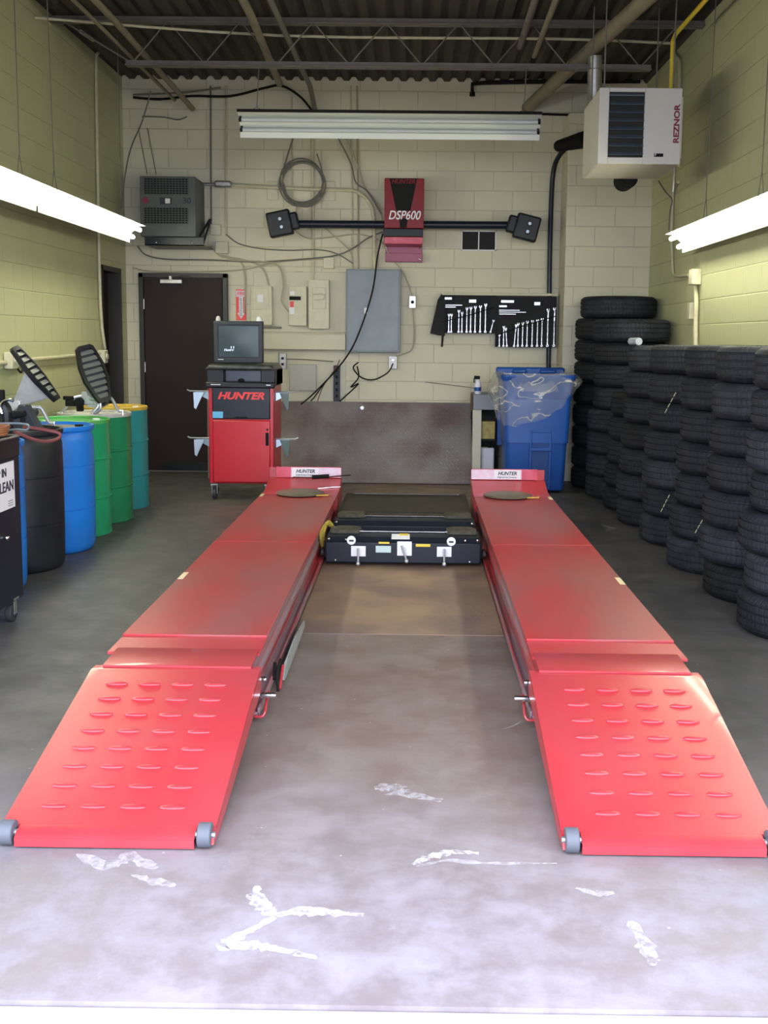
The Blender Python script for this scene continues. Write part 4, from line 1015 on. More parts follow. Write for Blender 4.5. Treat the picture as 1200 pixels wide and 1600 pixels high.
# chalk strokes on treads
def chalk(y, z0, ang, da, dz, x0=1.70, R=.325):
    cx = x0 + R; b = MB()
    for k in range(4):
        t0, t1 = k / 4 + .03, (k + 1) / 4 - .03
        b.tube([(cx + (R + .002) * math.cos(ang + da * t), y + (R + .002) * math.sin(ang + da * t), z0 + dz * t) for t in (t0, t1)], .0035, 5)
    return b
for (si, z0, an, da, dz, lab) in ((2, .93, 4.35, .35, .17, 'dashed chalk stroke on a tyre of the third stack'), (3, .98, 3.95, .25, .16, 'dashed chalk stroke high on the fourth stack'), (3, .26, 3.95, .2, .14, 'dashed chalk stroke low on the fourth stack'), (4, .08, 4.3, .3, .16, 'chalk stroke on the bottom tyre of the fifth stack'), (2, .27, 4.0, .2, .13, 'dashed chalk stroke low on the third stack')):
    single(chalk(stackY[si], z0, an, da, dz), 'chalk_mark', M_chalk, lab, 'chalk mark', (1.7, stackY[si], z0))
pipe('plastic_tube', [(1.80, 8.42, 1.492), (1.775, 8.60, 1.492)], .03, mat('clear_grey', (.45, .5, .55), .3), 'short grey plastic tube lying on the top tyre of the fifth stack', 'tube')

# ================================================================ DRUMS
def drum(kind, label, loc, body, lid, H=.88, R=.29, hoops=True):
    x, y = loc; t = thing('drum', label, 'drum', (x, y, 0), 'drums along the side wall')
    c = (x, y, 0)
    if kind == 'steel':
        prof = [(R - .006, 0), (R, .004), (R, .012), (R - .004, .016)]
        for z in (H / 3, 2 * H / 3): prof += [(R - .004, z - .020), (R - .004, z - .014), (R + .003, z - .006), (R + .004, z), (R + .003, z + .006), (R - .004, z + .014), (R - .004, z + .020)]
        prof += [(R - .004, H - .05), (R - .004, H - .03)]
        MB().lathe(prof, 48, c).build('body', body, t, angle=25)
        MB().lathe([(R - .004, H - .03), (R - .001, H - .024), (R, H - .004), (R - .006, H), (R - .012, H - .004), (R - .012, H - .018), (R - .06, H - .018), (0.001, H - .018)], 48, c, cap=True).build('lid', lid, t)
    else:
        prof = [(R - .03, 0), (R - .012, .02), (R - .004, .06), (R, .3), (R - .004, .302), (R - .004, .306), (R, .308), (R, .60), (R - .004, .602), (R - .004, .606), (R, .608), (R - .002, H - .10), (R - .012, H - .05), (R - .02, H - .035)]
        MB().lathe(prof, 48, c).build('body', body, t, angle=50)
        MB().lathe([(R - .02, H - .036), (R + .002, H - .032), (R + .006, H - .02), (R + .004, H), (R - .014, H), (R - .018, H - .022), (.001, H - .022)], 48, c).build('lid', lid, t)
    zz = H - .02
    for ang, rb in ((.6, .03), (3.9, .02)):
        MB().cyl((x + .2 * math.cos(ang), y + .2 * math.sin(ang), zz), (x + .2 * math.cos(ang), y + .2 * math.sin(ang), zz + .014), rb, n=14).build('bung', M_label if kind == 'steel' else M_blackmat, t)
    return t
DX = -2.585
d0 = drum('plastic', 'blue plastic drum half hidden between black cart and black drum', (DX + .005, 5.98), M_blue, M_blue)
d1 = drum('plastic', 'black plastic drum carrying the grey wedge block', (DX + .03, 6.585), M_bkdrum, M_bkdrum, H=.90)
d2 = drum('plastic', 'bright blue plastic drum between the black and green drums', (DX + .05, 7.175), M_blue, M_blue, H=.875)
MB().lathe([(.001, .854), (.255, .854), (.255, .8565), (.001, .8565)], 40, (DX + .05, 7.175, 0)).build('residue', M_muddy, d2)
p = Vector((DX + .05 + .289 * math.cos(-.85), 7.175 + .289 * math.sin(-.85), .7)); b = MB()
b.loft([[Vector((DX + .05 + r_ * math.cos(a), 7.175 + r_ * math.sin(a), z)) for a in (-1.95, -1.85, -1.75)] + [Vector((DX + .05 + r_ * math.cos(a), 7.175 + r_ * math.sin(a), z)) for a in (-1.75, -1.85, -1.95)][:0] for z in (.5, .66) for r_ in (.291,)], cap=False)
b.build('paper_label', M_label, d2)
d3 = drum('steel', 'light green steel drum next to the bright blue drum', (DX - .01, 7.775), M_green, M_lime, H=.872)
d4 = drum('steel', 'darker green steel drum with white lid', (DX - .01, 8.375), M_greend, M_wlid, H=.878)
d5 = drum('steel', 'teal steel drum with yellow lid, farthest from the cart', (DX - .045, 9.03), M_teal, M_ylid, H=.885)

# target heads: slatted board on a wheel clamp
def target(label, foot, u, v, L, W, pts_w, base, mir=1):
    t = thing('wheel_target', label, 'alignment target', foot)
    c = Vector(base); u = Vector(u).normalized(); v = Vector(v); v = (v - u * v.dot(u)).normalized(); n = u.cross(v).normalized()
    if n.z < 0: n = -n
    def P3(a, w, h): return c + u * a + v * w + n * h
    out = [(0, -.22), (0, .22), (.04, .34), (.35, .5), (.6, .5), (.93, .3), (1, .22), (1, -.22), (.93, -.3), (.6, -.5), (.35, -.5), (.04, -.34)]
    fr = MB(); nO = len(out)
    def ringpts(k, h): return [P3((a - .5) * L * k + .5 * L, w * W * (k if k == 1 else k * .9), h) for a, w in out]
    lo, li, lbi, lbo = ringpts(1, .015), ringpts(.86, .018), ringpts(.86, -.012), ringpts(1, -.012)
    fr.loft([lo, li, lbi, lbo], close=True); fr.build('frame', M_black, t, angle=30)
    bk = MB(); bk.loft([ringpts(.9, -.010), ringpts(.9, -.004)]); bk.build('backing', M_grey, t)
    N = 8
    def wid(a):
        for (a0, w0), (a1, w1) in zip(out[1:7], out[2:8]):
            if a0 <= a <= a1 and a1 > a0: return w0 + (w1 - w0) * (a - a0) / (a1 - a0)
        return .3
    for k in range(N):
        a = .12 + .76 * k / (N - 1); w = abs(wid(a)) * W * .74; al = a * L
        sl = MB(); sl.loft([[P3(al - .012, -w, .004), P3(al + .020, -w, .012), P3(al + .020, -w, .015), P3(al - .012, -w, .007)], [P3(al - .012, w, .004), P3(al + .020, w, .012), P3(al + .020, w, .015), P3(al - .012, w, .007)]])
        sl.build('slat', mat('slat_grey', (.13, .14, .135), .45, .2), t)
    f = Vector(foot)
    # wedge bracket from board back to the clamp hub
    hub = f + Vector((0, 0, .14))
    wd = MB(); q0 = P3(L * .35, 0, -.014); q1 = P3(L * .92, 0, -.014)
    wd.loft([[q0 + v * s, q1 + v * s, hub + Vector((.05, 0, .02)) + v * s, hub + Vector((-.04, 0, .02)) + v * s] for s in (-.022, .022)]); wd.build('mounting_bracket', M_alu, t, bevel=.006)
    # hub, arms, knob
    cl = MB(); cl.cyl(hub + Vector((0, 0, -.035)), hub + Vector((0, 0, .03)), .035, n=20)
    cl.tube([hub + Vector((-.0, -.05, 0)), hub + Vector((.06, -.06, -.02)), hub + Vector((.07, -.07, -.06)), hub + Vector((.03, -.08, -.11))], .016, 8, 5)
    cl.tube([hub + Vector((.0, .05, 0)), hub + Vector((-.10, .02, .01)), hub + Vector((-.17, -.02, -.015))], .014, 8, 4)
    cl.tube([hub + Vector((.03, .03, 0)), hub + Vector((.13, .04, 0)), hub + Vector((.16, .04, -.03)), hub + Vector((.20, .03, -.10)), hub + Vector((.235, .03, -.105))], .013, 8, 4)
    cl.tube([hub + Vector((-.15, -.02, -.01)), hub + Vector((-.20, -.03, -.08)), hub + Vector((-.23, -.03, -.11))], .012, 8, 4)
    cl.box(hub + Vector((.03, .0, -.045)), (.13, .07, .06)); cl.box(hub + Vector((-.02, -.03, -.0)), (.10, .03, .10))
    cl.build('clamp', M_alu, t, bevel=.004)
    jw = MB(); jw.tube([hub + Vector((.035 + .055 * math.cos(a), -.075, -.06 + .055 * math.sin(a))) for a in [-1.9 + 3.6 * i / 12 for i in range(13)]], .012, 8); jw.build('clamp_jaw', M_alu, t)
    bb = MB(); bb.box(hub + Vector((-.13, -.05, -.04)), (.12, .05, .05)); bb.box(hub + Vector((-.08, -.05, -.08)), (.05, .04, .05)); bb.build('clamp_grip', M_blackmat, t, bevel=.006)
    for q in ((.235, .03), (-.23, -.03), (.03, -.08)):
        MB().cyl(f + Vector((q[0], q[1], 0)), f + Vector((q[0], q[1], .045)), .007, n=8).build('pin', M_chrome, t)
    k_ = MB(); k_.cyl(hub + Vector((-.08, -.09, -.03)), hub + Vector((-.08, .0, -.03)), .035, n=16); k_.box(hub + Vector((-.17, -.05, 0)), (.08, .03, .03)); k_.build('clamp_knob', M_blackmat, t, bevel=.006)
    MB().cyl(hub + Vector((.10, -.07, -.03)), hub + Vector((.10, .03, -.03)), .032, n=16).build('lock_wheel', M_black, t, bevel=.004)
    return t
fz = .862
c1 = at_y(21, 543, 7.05)
target('slatted target board on clamp standing on the bright blue drum', (DX - .14, 7.1, .8565), (.27, .05, -.36), (.0, 1, .15), .45, .19, None, (c1.x, 7.05, c1.z))
c2 = at_y(130, 540, 8.05)
target('slatted target board on clamp standing on the white-lidded green drum', (DX + .02, 8.22, .862), (.15, 0, -.42), (.5, .8, .15), .46, .24, None, (c2.x, 8.05, c2.z))
# grey wedge block on black drum
t = thing('wheel_chock', 'grey triangular wedge block with oval hole on the black drum', 'wheel chock', (-2.42, 6.45, .90))
b = MB(); zt = .9 + .165; x_ = -2.435
b.prism([(x_ - .10, 6.50, .901), (x_ + .12, 6.50, .901), (x_ + .09, 6.50, .93), (x_ + .02, 6.50, zt), (x_ - .025, 6.50, zt)], (0, -.09, 0)); b.build('block', M_grey, t, bevel=.01)
MB().ball((x_ - .0, 6.407, .98), (.018, .005, .042), 14, 8).build('hole', M_hole, t)
# black clamp at the frame edge
t = thing('wheel_clamp', 'black wheel clamp with curved silver jaw standing on the blue drum behind the cart', 'wheel clamp', (DX - .08, 5.95, .86))
c = at_y(14, 640, 5.98)
b = MB(); b.bx(c.x - .10, c.x + .06, 5.94, 6.02, .862, .88); b.tube([(c.x - .02, 5.98, .88), (c.x - .015, 5.98, c.z - .02), (c.x - .05, 5.98, c.z + .04)], .035, 10, 4); b.build('stand', M_black, t, bevel=.008)
b = MB(); b.bx(c.x - .06, c.x - .025, 5.96, 6.0, c.z + .03, c.z + .115); b.bx(c.x - .16, c.x - .03, 5.95, 6.01, c.z - .03, c.z + .03); b.build('grip', M_blackmat, t, bevel=.006)
b = MB(); b.tube([(c.x + .02 + .05 * math.cos(a), 5.93, c.z + .01 + .05 * math.sin(a)) for a in [1.0 + 2.8 * i / 10 for i in range(11)]], .009, 8); b.build('curved_jaw', M_chrome, t)
b = MB(); b.cyl((c.x + .03, 5.98, c.z - .03), (c.x + .10, 5.96, c.z - .02), .026, .018, 12); b.build('clamp_knob', M_blackmat, t)
for i, z in enumerate((.885, .915, .945)):
    pipe('metal_bar', [(DX - .28, 6.0, z), (c.x - .04, 5.90 - i * .01, z)], .011, M_alu, '%s of three silver bars stacked on the drum beside the black clamp' % ['lowest', 'middle', 'top'][i], 'bar', 'silver bars on the blue drum')

# ================================================================ BLACK CART WITH SIGN
t = thing('parts_cart', 'black wheeled parts cart with white sign at the drum row end', 'cart', (-2.35, 4.9, 0))
cx0, cx1, cy0, cy1, cz0, cz1 = -2.66, -2.075, 4.72, 5.40, .11, .97
b = MB(); b.bx(cx0, cx1, cy0, cy1, cz0, cz1 - .10); b.build('cabinet', M_blackm, t, bevel=.01)
b = MB(); b.loft([rr(cx1 - cx0 + .02, cy1 - cy0 + .02, z, (cx0 + cx1) / 2, (cy0 + cy1) / 2, c_) for z, c_ in ((cz1 - .1, .04), (cz1, .04))] + [rr(cx1 - cx0 - .02, cy1 - cy0 - .02, z, (cx0 + cx1) / 2, (cy0 + cy1) / 2, .03) for z in (cz1, cz1 - .07)]); b.build('tray', M_black, t)
lp = rr(cx1 - cx0 + .02, cy1 - cy0 + .02, cz1 + .002, (cx0 + cx1) / 2, (cy0 + cy1) / 2, .04); b = MB(); b.tube(lp, .006, 6, closed=True); b.build('rim_trim', M_galv, t)
MB().bx(cx1 + .0, cx1 + .004, 4.9, 5.31, .61, .85).build('sign_panel', M_label, t)
lettering('CLEAN', (cx1 + .0055, 5.295, .725), .075, M_dktxt, t, xdir=(0, 1, 0), zdir=(0, 0, 1), bold=.001, align='RIGHT')
lettering('KEEP IN', (cx1 + .0055, 5.205, .80), .06, M_dktxt, t, xdir=(0, 1, 0), zdir=(0, 0, 1), bold=.001, align='RIGHT')
for k in range(3): MB().bx(cx1 + .004, cx1 + .005, 5.22, 5.28, .647 - k * .012, .651 - k * .012).build('small_print', M_greybox, t)
MB().ball((cx1 + .010, 5.17, .47), .014, 10, 6).build('drawer_knob', M_chrome, t)
def caster(t, x, y, r=.055, w=.03, ax='x', plate=None, m=M_grey):
    z = r; b = MB()
    e = Vector((1, 0, 0)) if ax == 'x' else Vector((0, 1, 0))
    c = Vector((x, y, z))
    wh = MB(); wh.cyl(c - e * w / 2, c + e * w / 2, r, n=24); o = wh.build('caster_wheel', M_rubber, t, bevel=.006)
    h = MB(); h.cyl(c - e * (w / 2 + .003), c + e * (w / 2 + .003), r * .55, n=16); h.build('hub', m, o)
    f = MB()
    for s in (-1, 1): f.box(c + e * s * (w / 2 + .006) + Vector((0, 0, r * .7)), (.004 if ax == 'x' else r * .7, r * .7 if ax == 'x' else .004, r * 1.7))
    f.box((x, y, z + r * 1.5), (w + .03, w + .03, .01)); f.cyl((x, y, z + r * 1.5), (x, y, plate or z + r * 1.5 + .03), .014, n=10); f.build('caster_fork', M_galv, t)
for x, y in ((cx1 - .03, 5.29), (cx1 - .05, 4.82), (cx0 + .05, 5.29), (cx0 + .05, 4.82)): caster(t, x, y, .05, .035, 'x', .112)
# hoses on the cart, each resting on the rim
HO = Vector((0, .2, 0))
b = MB()
for k in range(4):
    o_ = .012 * k
    b.tube([Vector(p) + HO for p in [(-2.60, 5.0 + o_, .985 + .010 * k), (-2.35, 5.10 + o_, .99 + .012 * k), (-2.16, 5.14 + o_, .99 + .012 * k), (-2.10, 5.10 + o_, .988 + .012 * k), (-2.12, 5.0, .988 + .012 * k), (-2.3, 4.8, .985 + .010 * k)]], .008, 6, 6)
single(b, 'air_hose', M_hoseb, 'brown hose coiled on top of the black cart', 'hose', (-2.3, 5.2, .98))
b = MB(); b.tube([Vector(p) + HO for p in [(-2.08, 5.16, .995), (-2.02, 5.24, .95), (-1.97, 5.32, .93), (-1.93, 5.38, .94), (-1.93, 5.40, .965), (-1.99, 5.37, .985), (-2.08, 5.28, 1.01)]], .009, 6, 6)
single(b, 'rubber_hose', M_hose, 'dull red hose looping off the end of the black cart', 'hose', (-2.08, 5.36, .99))
b = MB(); b.tube([Vector(p) + HO for p in [(-2.2, 5.19, .99), (-2.10, 5.225, 1.0), (-2.04, 5.22, 1.0), (-2.04, 5.25, 1.02), (-2.1, 5.25, 1.03), (-2.25, 5.2, 1.03)]], .006, 6, 6)
single(b, 'thin_hose', M_steelblue, 'thin pale blue hose looped beside the red hose on the cart', 'hose', (-2.2, 5.4, .98))

# ================================================================ ALIGNMENT CONSOLE
YC = 9.45
t = thing('alignment_console', 'red wheeled alignment console cabinet with black drawer front', 'console', (-1.6, 9.75, 0))
q0 = at_y(327, 755, YC); q1 = at_y(427, 610, YC); kx0, kx1, kz0, kz1 = q0.x, q1.x, .15, at_y(380, 603, YC).z
MB().bx(kx0, kx1, YC + .012, YC + .55, kz0, kz1).build('cabinet', M_redcab, t, bevel=.008)
zdr = at_y(380, 655, YC).z
MB().bx(kx0 + .035, kx1 - .03, YC - .008, YC + .02, zdr, kz1 - .004).build('drawer_front', M_blackm, t, bevel=.01, seg=3)
MB().bx((kx0 + kx1) / 2 - .05, (kx0 + kx1) / 2 + .06, YC - .012, YC - .004, zdr + .012, zdr + .024).build('drawer_grip', M_blackmat, t)
lettering('HUNTER', ((kx0 + kx1) / 2 + .0, YC - .010, at_y(380, 619, YC).z), .088, M_redtxt, t, shear=.3, bold=.0035, sx=1.22)
MB().bx(kx0 + .04, kx0 + .135, YC - .011, YC - .007, at_y(340, 653, YC).z, at_y(340, 643, YC).z).build('blue_sticker', M_cyan, t)
dr = MB().bx(kx0 + .035, kx1 - .03, YC - .006, YC + .02, kz0 + .01, zdr - .008).build('door', M_redcab, t, bevel=.012, seg=3)
pz = at_y(418, 672, YC); MB().bx(pz.x - .016, pz.x + .012, YC - .022, YC - .004, at_y(418, 696, YC).z, at_y(418, 676, YC).z).build('door_handle', M_blackmat, dr, bevel=.006)
MB().cyl((pz.x, YC - .012, pz.z + .005), (pz.x, YC - .004, pz.z + .005), .010, n=12).build('door_lock', M_blackmat, dr)
# black top with recess
zt0, zt1 = kz1, at_y(380, 568, YC).z
b = MB(); b.bx(kx0 - .02, kx1 + .015, YC - .03, YC + .03, zt0 - .02, zt0 + .035); b.build('keyboard_shelf', M_black, t, bevel=.012)
b = MB(); b.bx(kx0 - .02, kx0 + .14, YC + .03, YC + .56, zt0, zt1 - .05); b.bx(kx1 - .12, kx1 + .015, YC + .03, YC + .56, zt0, zt1 - .05); b.bx(kx0 - .02, kx1 + .015, YC + .12, YC + .56, zt0, zt1 - .05); b.build('bay', M_black, t, bevel=.01)
b = MB(); b.bx(kx0 + .145, kx1 - .125, YC + .1, YC + .119, zt0 + .04, zt1 - .07); b.build('drive_panel', mat('navy_panel', (.015, .03, .06), .3), t)
b = MB(); b.loft([[(kx0 - .03, y, z0_), (kx1 + .02, y, z0_), (kx1 - .02, y, z1_), (kx0 + .01, y, z1_)] for y, z0_, z1_ in ((YC - .01, zt1 - .06, zt1 - .01), (YC + .56, zt1 - .06, zt1))]); b.build('top_cover', mat('mottled_black', (.03, .032, .028), .35, col2=(.10, .10, .08), scale=22), t, bevel=.02, seg=3)
MB().bx(kx0 + .03, kx0 + .12, YC - .034, YC - .03, zt0 + .008, zt0 + .014).build('badge', M_alu, t)
MB().bx(kx1 - .06, kx1 - .02, YC - .034, YC - .03, zt0 + .008, zt0 + .014).build('badge', M_alu, t)
MB().ball(((kx0 + kx1) / 2 - .01, YC + .09, zt0 + .045), (.03, .02, .02), 12, 8).build('trackball', M_blackmat, t)
# side hanger brackets
for sx, xk in ((-1, kx0), (1, kx1)):
    for py in (614, 688):
        z = at_y(380, py, YC).z
        h = MB()
        h.prism([(xk, YC + .15, z), (xk + sx * .13, YC + .15, z), (xk, YC + .15, z - .07)], (0, .01, 0)) if 0 else None
        h.loft([[Vector((xk + sx * .01, y, z)), Vector((xk + sx * .14, y, z)), Vector((xk + sx * .12, y, z - .02)), Vector((xk + sx * .01, y, z - .075))] for y in (YC + .10, YC + .104)])
        h.loft([[Vector((xk + sx * .05, YC + .05, z)), Vector((xk + sx * .14, YC + .02, z)), Vector((xk + sx * .135, YC + .02, z - .14)), Vector((xk + sx * .12, YC + .03, z - .155))][k:] + [Vector((xk + sx * .05, YC + .05, z)), Vector((xk + sx * .14, YC + .02, z)), Vector((xk + sx * .135, YC + .02, z - .14)), Vector((xk + sx * .12, YC + .03, z - .155))][:k] for k in (0,)] + [[Vector((xk + sx * .05, YC + .054, z)), Vector((xk + sx * .14, YC + .024, z)), Vector((xk + sx * .135, YC + .024, z - .14)), Vector((xk + sx * .12, YC + .034, z - .155))]])
        h.build('hanger_bracket', M_steelblue, t)
        MB().tube([(xk, YC + .12, z + .006), (xk + sx * .19, YC + .10, z + .008), (xk + sx * .215, YC + .10, z + .02)], .007, 6).build('hanger_rod', M_alu, t)
MB().bx(kx0 - .035, kx0 - .005, YC + .12, YC + .16, .18, kz1 - .04).build('side_rail', mat('rusty_steel', (.16, .10, .08), .5, .5), t)
for x, y in ((kx0 + .04, YC + .06), (kx1 - .06, YC + .06), (kx0 - .02, YC + .46), (kx1 - .06, YC + .5)): caster(t, x, y, .055, .035, 'y' if 0 else 'x', kz0 + .01)
# monitor
zm = zt1
t = thing('crt_monitor', 'black CRT monitor standing on the red console', 'monitor', ((kx0 + kx1) / 2, YC + .3, zm))
m0 = at_y(334, 567, YC + .08); m1 = at_y(410, 502, YC + .08)
b = MB(); xa_, xb_, za_, zb_ = m0.x, m1.x, m0.z + .0, m1.z; za_ = zm + .002; ym = YC + .08
def rect(x0, x1, z0, z1, y): return [Vector((x0, y, z0)), Vector((x1, y, z0)), Vector((x1, y, z1)), Vector((x0, y, z1))]
b.loft([rect(xa_ + .045, xb_ - .04, za_ + .055, zb_ - .045, ym + .012), rect(xa_ + .035, xb_ - .03, za_ + .045, zb_ - .035, ym), rect(xa_, xb_, za_, zb_, ym + .003), rect(xa_, xb_, za_, zb_, ym + .08), rect(xa_ + .03, xb_ - .03, za_ + .01, zb_ - .03, ym + .16), rect(xa_ + .08, xb_ - .08, za_ + .02, zb_ - .10, ym + .40)])
b.build('casing', M_grey, t, bevel=.008)
sx0, sx1, sz0, sz1 = xa_ + .045, xb_ - .04, za_ + .055, zb_ - .045
b = MB(); g = []
for j in range(9):
    for i in range(9):
        u, v = i / 8, j / 8; g.append(Vector((sx0 + (sx1 - sx0) * u, ym + .010 - .008 * math.sin(PI * u) * math.sin(PI * v) * 1.0, sz0 + (sz1 - sz0) * v)))
b.v = g
for j in range(8):
    for i in range(8): a = j * 9 + i; b.face((a, a + 1, a + 10, a + 9))
b.build('screen', M_screen, t, angle=80)
lt = mat('screen_glow', (.5, .6, .7), .5, emit=(.6, .75, 1), estr=.7)
lx, lz = sx0 + .095, sz0 + .075
lettering('Hunter', (lx, ym - .002, lz - .012), .03, lt, t, shear=.2, bold=.001, name='screen_text')
for k in (-.008, .014): MB().box((lx + .03 + k, ym - .001, lz + .012), (.008, .001, .022)).build('screen_mark', lt, t)
MB().bx(xa_ + .04, xa_ + .09, ym - .002, ym + .002, za_ + .028, za_ + .034).build('badge', M_label, t)
for lab, px, m_ in (('small white domed cap standing on the top edge of the monitor', 405, M_label), ('small tan domed cap on the door-side corner of the monitor top', 341, M_wlid)):
    c = at_y(px, 502, ym + .03)  # small domed caps of unknown kind on the monitor top
    r_ = .026 if px > 400 else .022
    single(MB().lathe([(r_, 0), (r_ * .98, .02), (r_ * .7, .038), (r_ * .2, .044)], 16, (c.x, c.y, zb_)), 'small_cap', m_, lab, 'cup', (c.x, c.y, zb_))

# ================================================================ LIFT RUNWAYS
DKZ = .26
def runway(label, xi, xo, s, sticker):
    """xi inner edge, xo outer edge, s = +1 when the outer edge is to +x"""
    xc = (xi + xo) / 2
    t = thing('lift_runway', label, 'lift runway', (xc, 6, 0))
    X = lambda f: xi + (xo - xi) * f
    # deck plates
    b = MB(); b.bx(xi, xo, 4.21, 6.20, DKZ - .012, DKZ); b.build('deck_plate', M_reddirt, t, bevel=.003)
    b = MB(); b.bx(xi, xo, 6.215, 8.12, DKZ - .012, DKZ - .001); b.build('deck_plate', M_reddirt, t, bevel=.003)
    b = MB(); b.bx(xi, xo, 3.99, 4.21, DKZ - .02, DKZ - .010); b.build('end_plate', M_red, t)
    # side rails: web with a foot flange
    for e, sg, nm in ((xi, -s, 'inner_rail'), (xo, s, 'outer_rail')):
        b = MB(); w = e - sg * .03
        b.bx(w, w - sg * .012, 3.90, 8.4, .035, DKZ - .012); b.bx(w, e + sg * .012, 3.90, 8.4, .028, .042)
        b.loft([[Vector((w, y, .10)), Vector((w + sg * .012, y, .115)), Vector((w + sg * .012, y, .135)), Vector((w, y, .15))] for y in (3.92, 8.38)])
        if nm == 'inner_rail': b.bx(e + sg * .004, e + sg * .014, 3.90, 6.6, .03, .06)
        b.build(nm, M_redrail, t, bevel=.002)
    for y in (4.6, 6.2, 7.8):
        MB().bx(xi + s * .06, xo - s * .06, y, y + .3, .0, .03).build('base_pad', M_blackmat, t)
    # ramp
    rw0, rw1 = xi + (-s) * -.0 + (-s) * -.0, xo
    ri = xi + (-s) * .028; ro = xo + s * .006
    ym0, ym1, y2, y3 = 4.06, 3.80, 2.93, 2.875
    z0, z1, z2 = DKZ - .004, DKZ - .018, .050
    rp = MB()
    def strip(prof, xa, xb, th=.008):
        rp.loft([[Vector((xa, y, z)) for y, z in prof] + [Vector((xa, y, z - th)) for y, z in reversed(prof)], [Vector((xb, y, z)) for y, z in prof] + [Vector((xb, y, z - th)) for y, z in reversed(prof)]])
    strip([(ym0, z0 - .012), (ym0 - .03, z0), (ym1 + .03, z1 + .006)], xi + s * .008, xo - s * .03)
    strip([(ym1 + .06, z1 - .004), (ym1, z1 - .002), (y2, z2)], ri, ro)
    notch = .055
    strip([(y2 + .002, z2), (y3 + .02, z2 - .006), (y3 + .004, z2 - .016)], ri + s * notch, ro - s * notch)
    rp.bx(ri + s * notch, ro - s * notch, y3 + .001, y3 + .012, .006, z2 - .018)
    for xx, q in ((ri, s), (ro, -s)):
        rp.loft([[Vector((xx, ym1 + .05, z1 - .01)), Vector((xx, y2 - .03, z2 - .01)), Vector((xx, y2 - .04, .012)), Vector((xx, y2 + .06, .008)), Vector((xx, ym1 + .05, z1 - .09))], [Vector((xx + q * .008, y, z)) for y, z in ((ym1 + .05, z1 - .01), (y2 - .03, z2 - .01), (y2 - .04, .012), (y2 + .06, .008), (ym1 + .05, z1 - .09))]])
    sl = (z1 - z2) / (ym1 - y2)
    for r in range(8):
        y = 3.70 - r * .098 if r else 3.70
        for cidx in range(4):
            x = xi + (xo - xi) * ((.20 + .20 * cidx) if s > 0 else (.20 + .20 * cidx))
            z = z2 + (y - y2) * sl
            rp.ball((x, y, z - .001), (.042, .013, .008), 14, 8)
    rp_o = rp.build('ramp', M_red, t, angle=28)
    for xx in (ri + s * notch / 2, ro - s * notch / 2):
        MB().cyl((xx - .020, 2.905, .036), (xx + .020, 2.905, .036), .036, n=24).build('ramp_roller', mat('grey_roller', (.09, .10, .12), .6), rp_o, bevel=.004)
        MB().cyl((xx - .03, 2.905, .036), (xx + .03, 2.905, .036), .010, n=12).build('roller_pin', M_galv, rp_o)
    MB().cyl((ri - s * .045, 3.93, .10), (ri + s * .03, 3.93, .10), .012, n=12).build('hinge_pin', M_chrome, t)
    MB().cyl((ri - s * .012, 3.90, .175), (ri + s * .01, 3.90, .175), .012, n=12).build('hinge_bolt', M_chrome, t)
    hk = MB(); e = ri - s * .028
    e = ri - s * .006; hk.tube([(e, 4.0, .09), (e, 3.93, .065), (e, 3.90, .045), (e + s * .01, 3.89, .03), (e + s * .04, 3.89, .028)], .006, 8, 4); hk.build('hinge_hook', M_red, t)
    # wheel stop
    ws = MB(); fl = .02
    pr = [(8.12, DKZ), (8.32, DKZ + .004), (8.55, .325), (8.60, .33), (8.60, .415), (8.615, .415), (8.64, .30), (8.64, .05), (8.12, .05)]
    ws.loft([[Vector((xi - s * 0.0, y, z)) for y, z in pr], [Vector((xo + s * .0, y, z)) for y, z in pr]])
    ws_o = ws.build('wheel_stop', M_red, t, bevel=.003, angle=25)
    b = MB(); b.bx(xi - s * .0, xo - s * .06, 8.583, 8.597, .332, .422); b.build('stop_face', M_pinkred, ws_o, bevel=.002)
    b = MB(); b.bx(xi + s * .002, xi + s * .42, 8.578, 8.583, .336, .418); b.build('faded_sticker', M_pinklabel, ws_o)
    b = MB(); b.bx(xi + s * .19, xi + s * .41, 8.574, 8.578, .34, .414); b.build('name_label', M_label, ws_o)
    lettering('HUNTER', (xi + s * .30, 8.572, .387), .040, M_dktxt, ws_o, shear=.25, bold=.001)
    lettering('Engineering Company', (xi + s * .30, 8.572, .357), .018, M_dktxt, ws_o)
    # yellow warning stickers on the outer edge
    for y, l in ((5.2, .15), (8.0, .14)):
        MB().bx(xo - s * .03, xo - s * .002, y, y + l, DKZ, DKZ + .0012).build('warning_sticker', mat('warning_sticker', (.8, .72, .5), .5, col2=(.75, .4, .02), scale=30), t)
    return t
runway('red lift runway with ramp, on the side of the drums', -.605, -1.21, -1, 0)
runway('red lift runway with ramp, on the side of the tyre stacks', .478, 1.092, 1, 0)
for x, lab in ((-.90, 'round steel turnplate at the end of the drum-side runway'), (.745, 'round steel turnplate at the end of the tyre-side runway')):
    t = thing('turnplate', lab, 'turnplate', (x, 8.2, DKZ))
    MB().lathe([(.175, .004), (.19, .010), (.192, .016), (.186, .02), (.001, .021)], 48, (x, 8.13, DKZ)).build('plate', mat('worn_turnplate', (.22, .20, .15), .4, .4, col2=(.13, .12, .08), scale=9), t)
    MB().tube([(x + .14, 8.0, DKZ + .012), (x + .23, 8.01, DKZ + .014), (x + .235, 8.05, DKZ + .014)], .006, 6).build('locking_pin', M_ylid, t)
P_ = [(-1.0, 8.50, .345), (-.85, 8.49, .345), (-.7, 8.50, .352), (-.52, 8.50, .37)]
st = thing('ratchet_bar', 'thin metal bar with black grips lying against the drum-side wheel stop', 'bar', (-.75, 8.5, .34))
MB().tube(P_, .007, 6).build('bar', M_chrome, st)
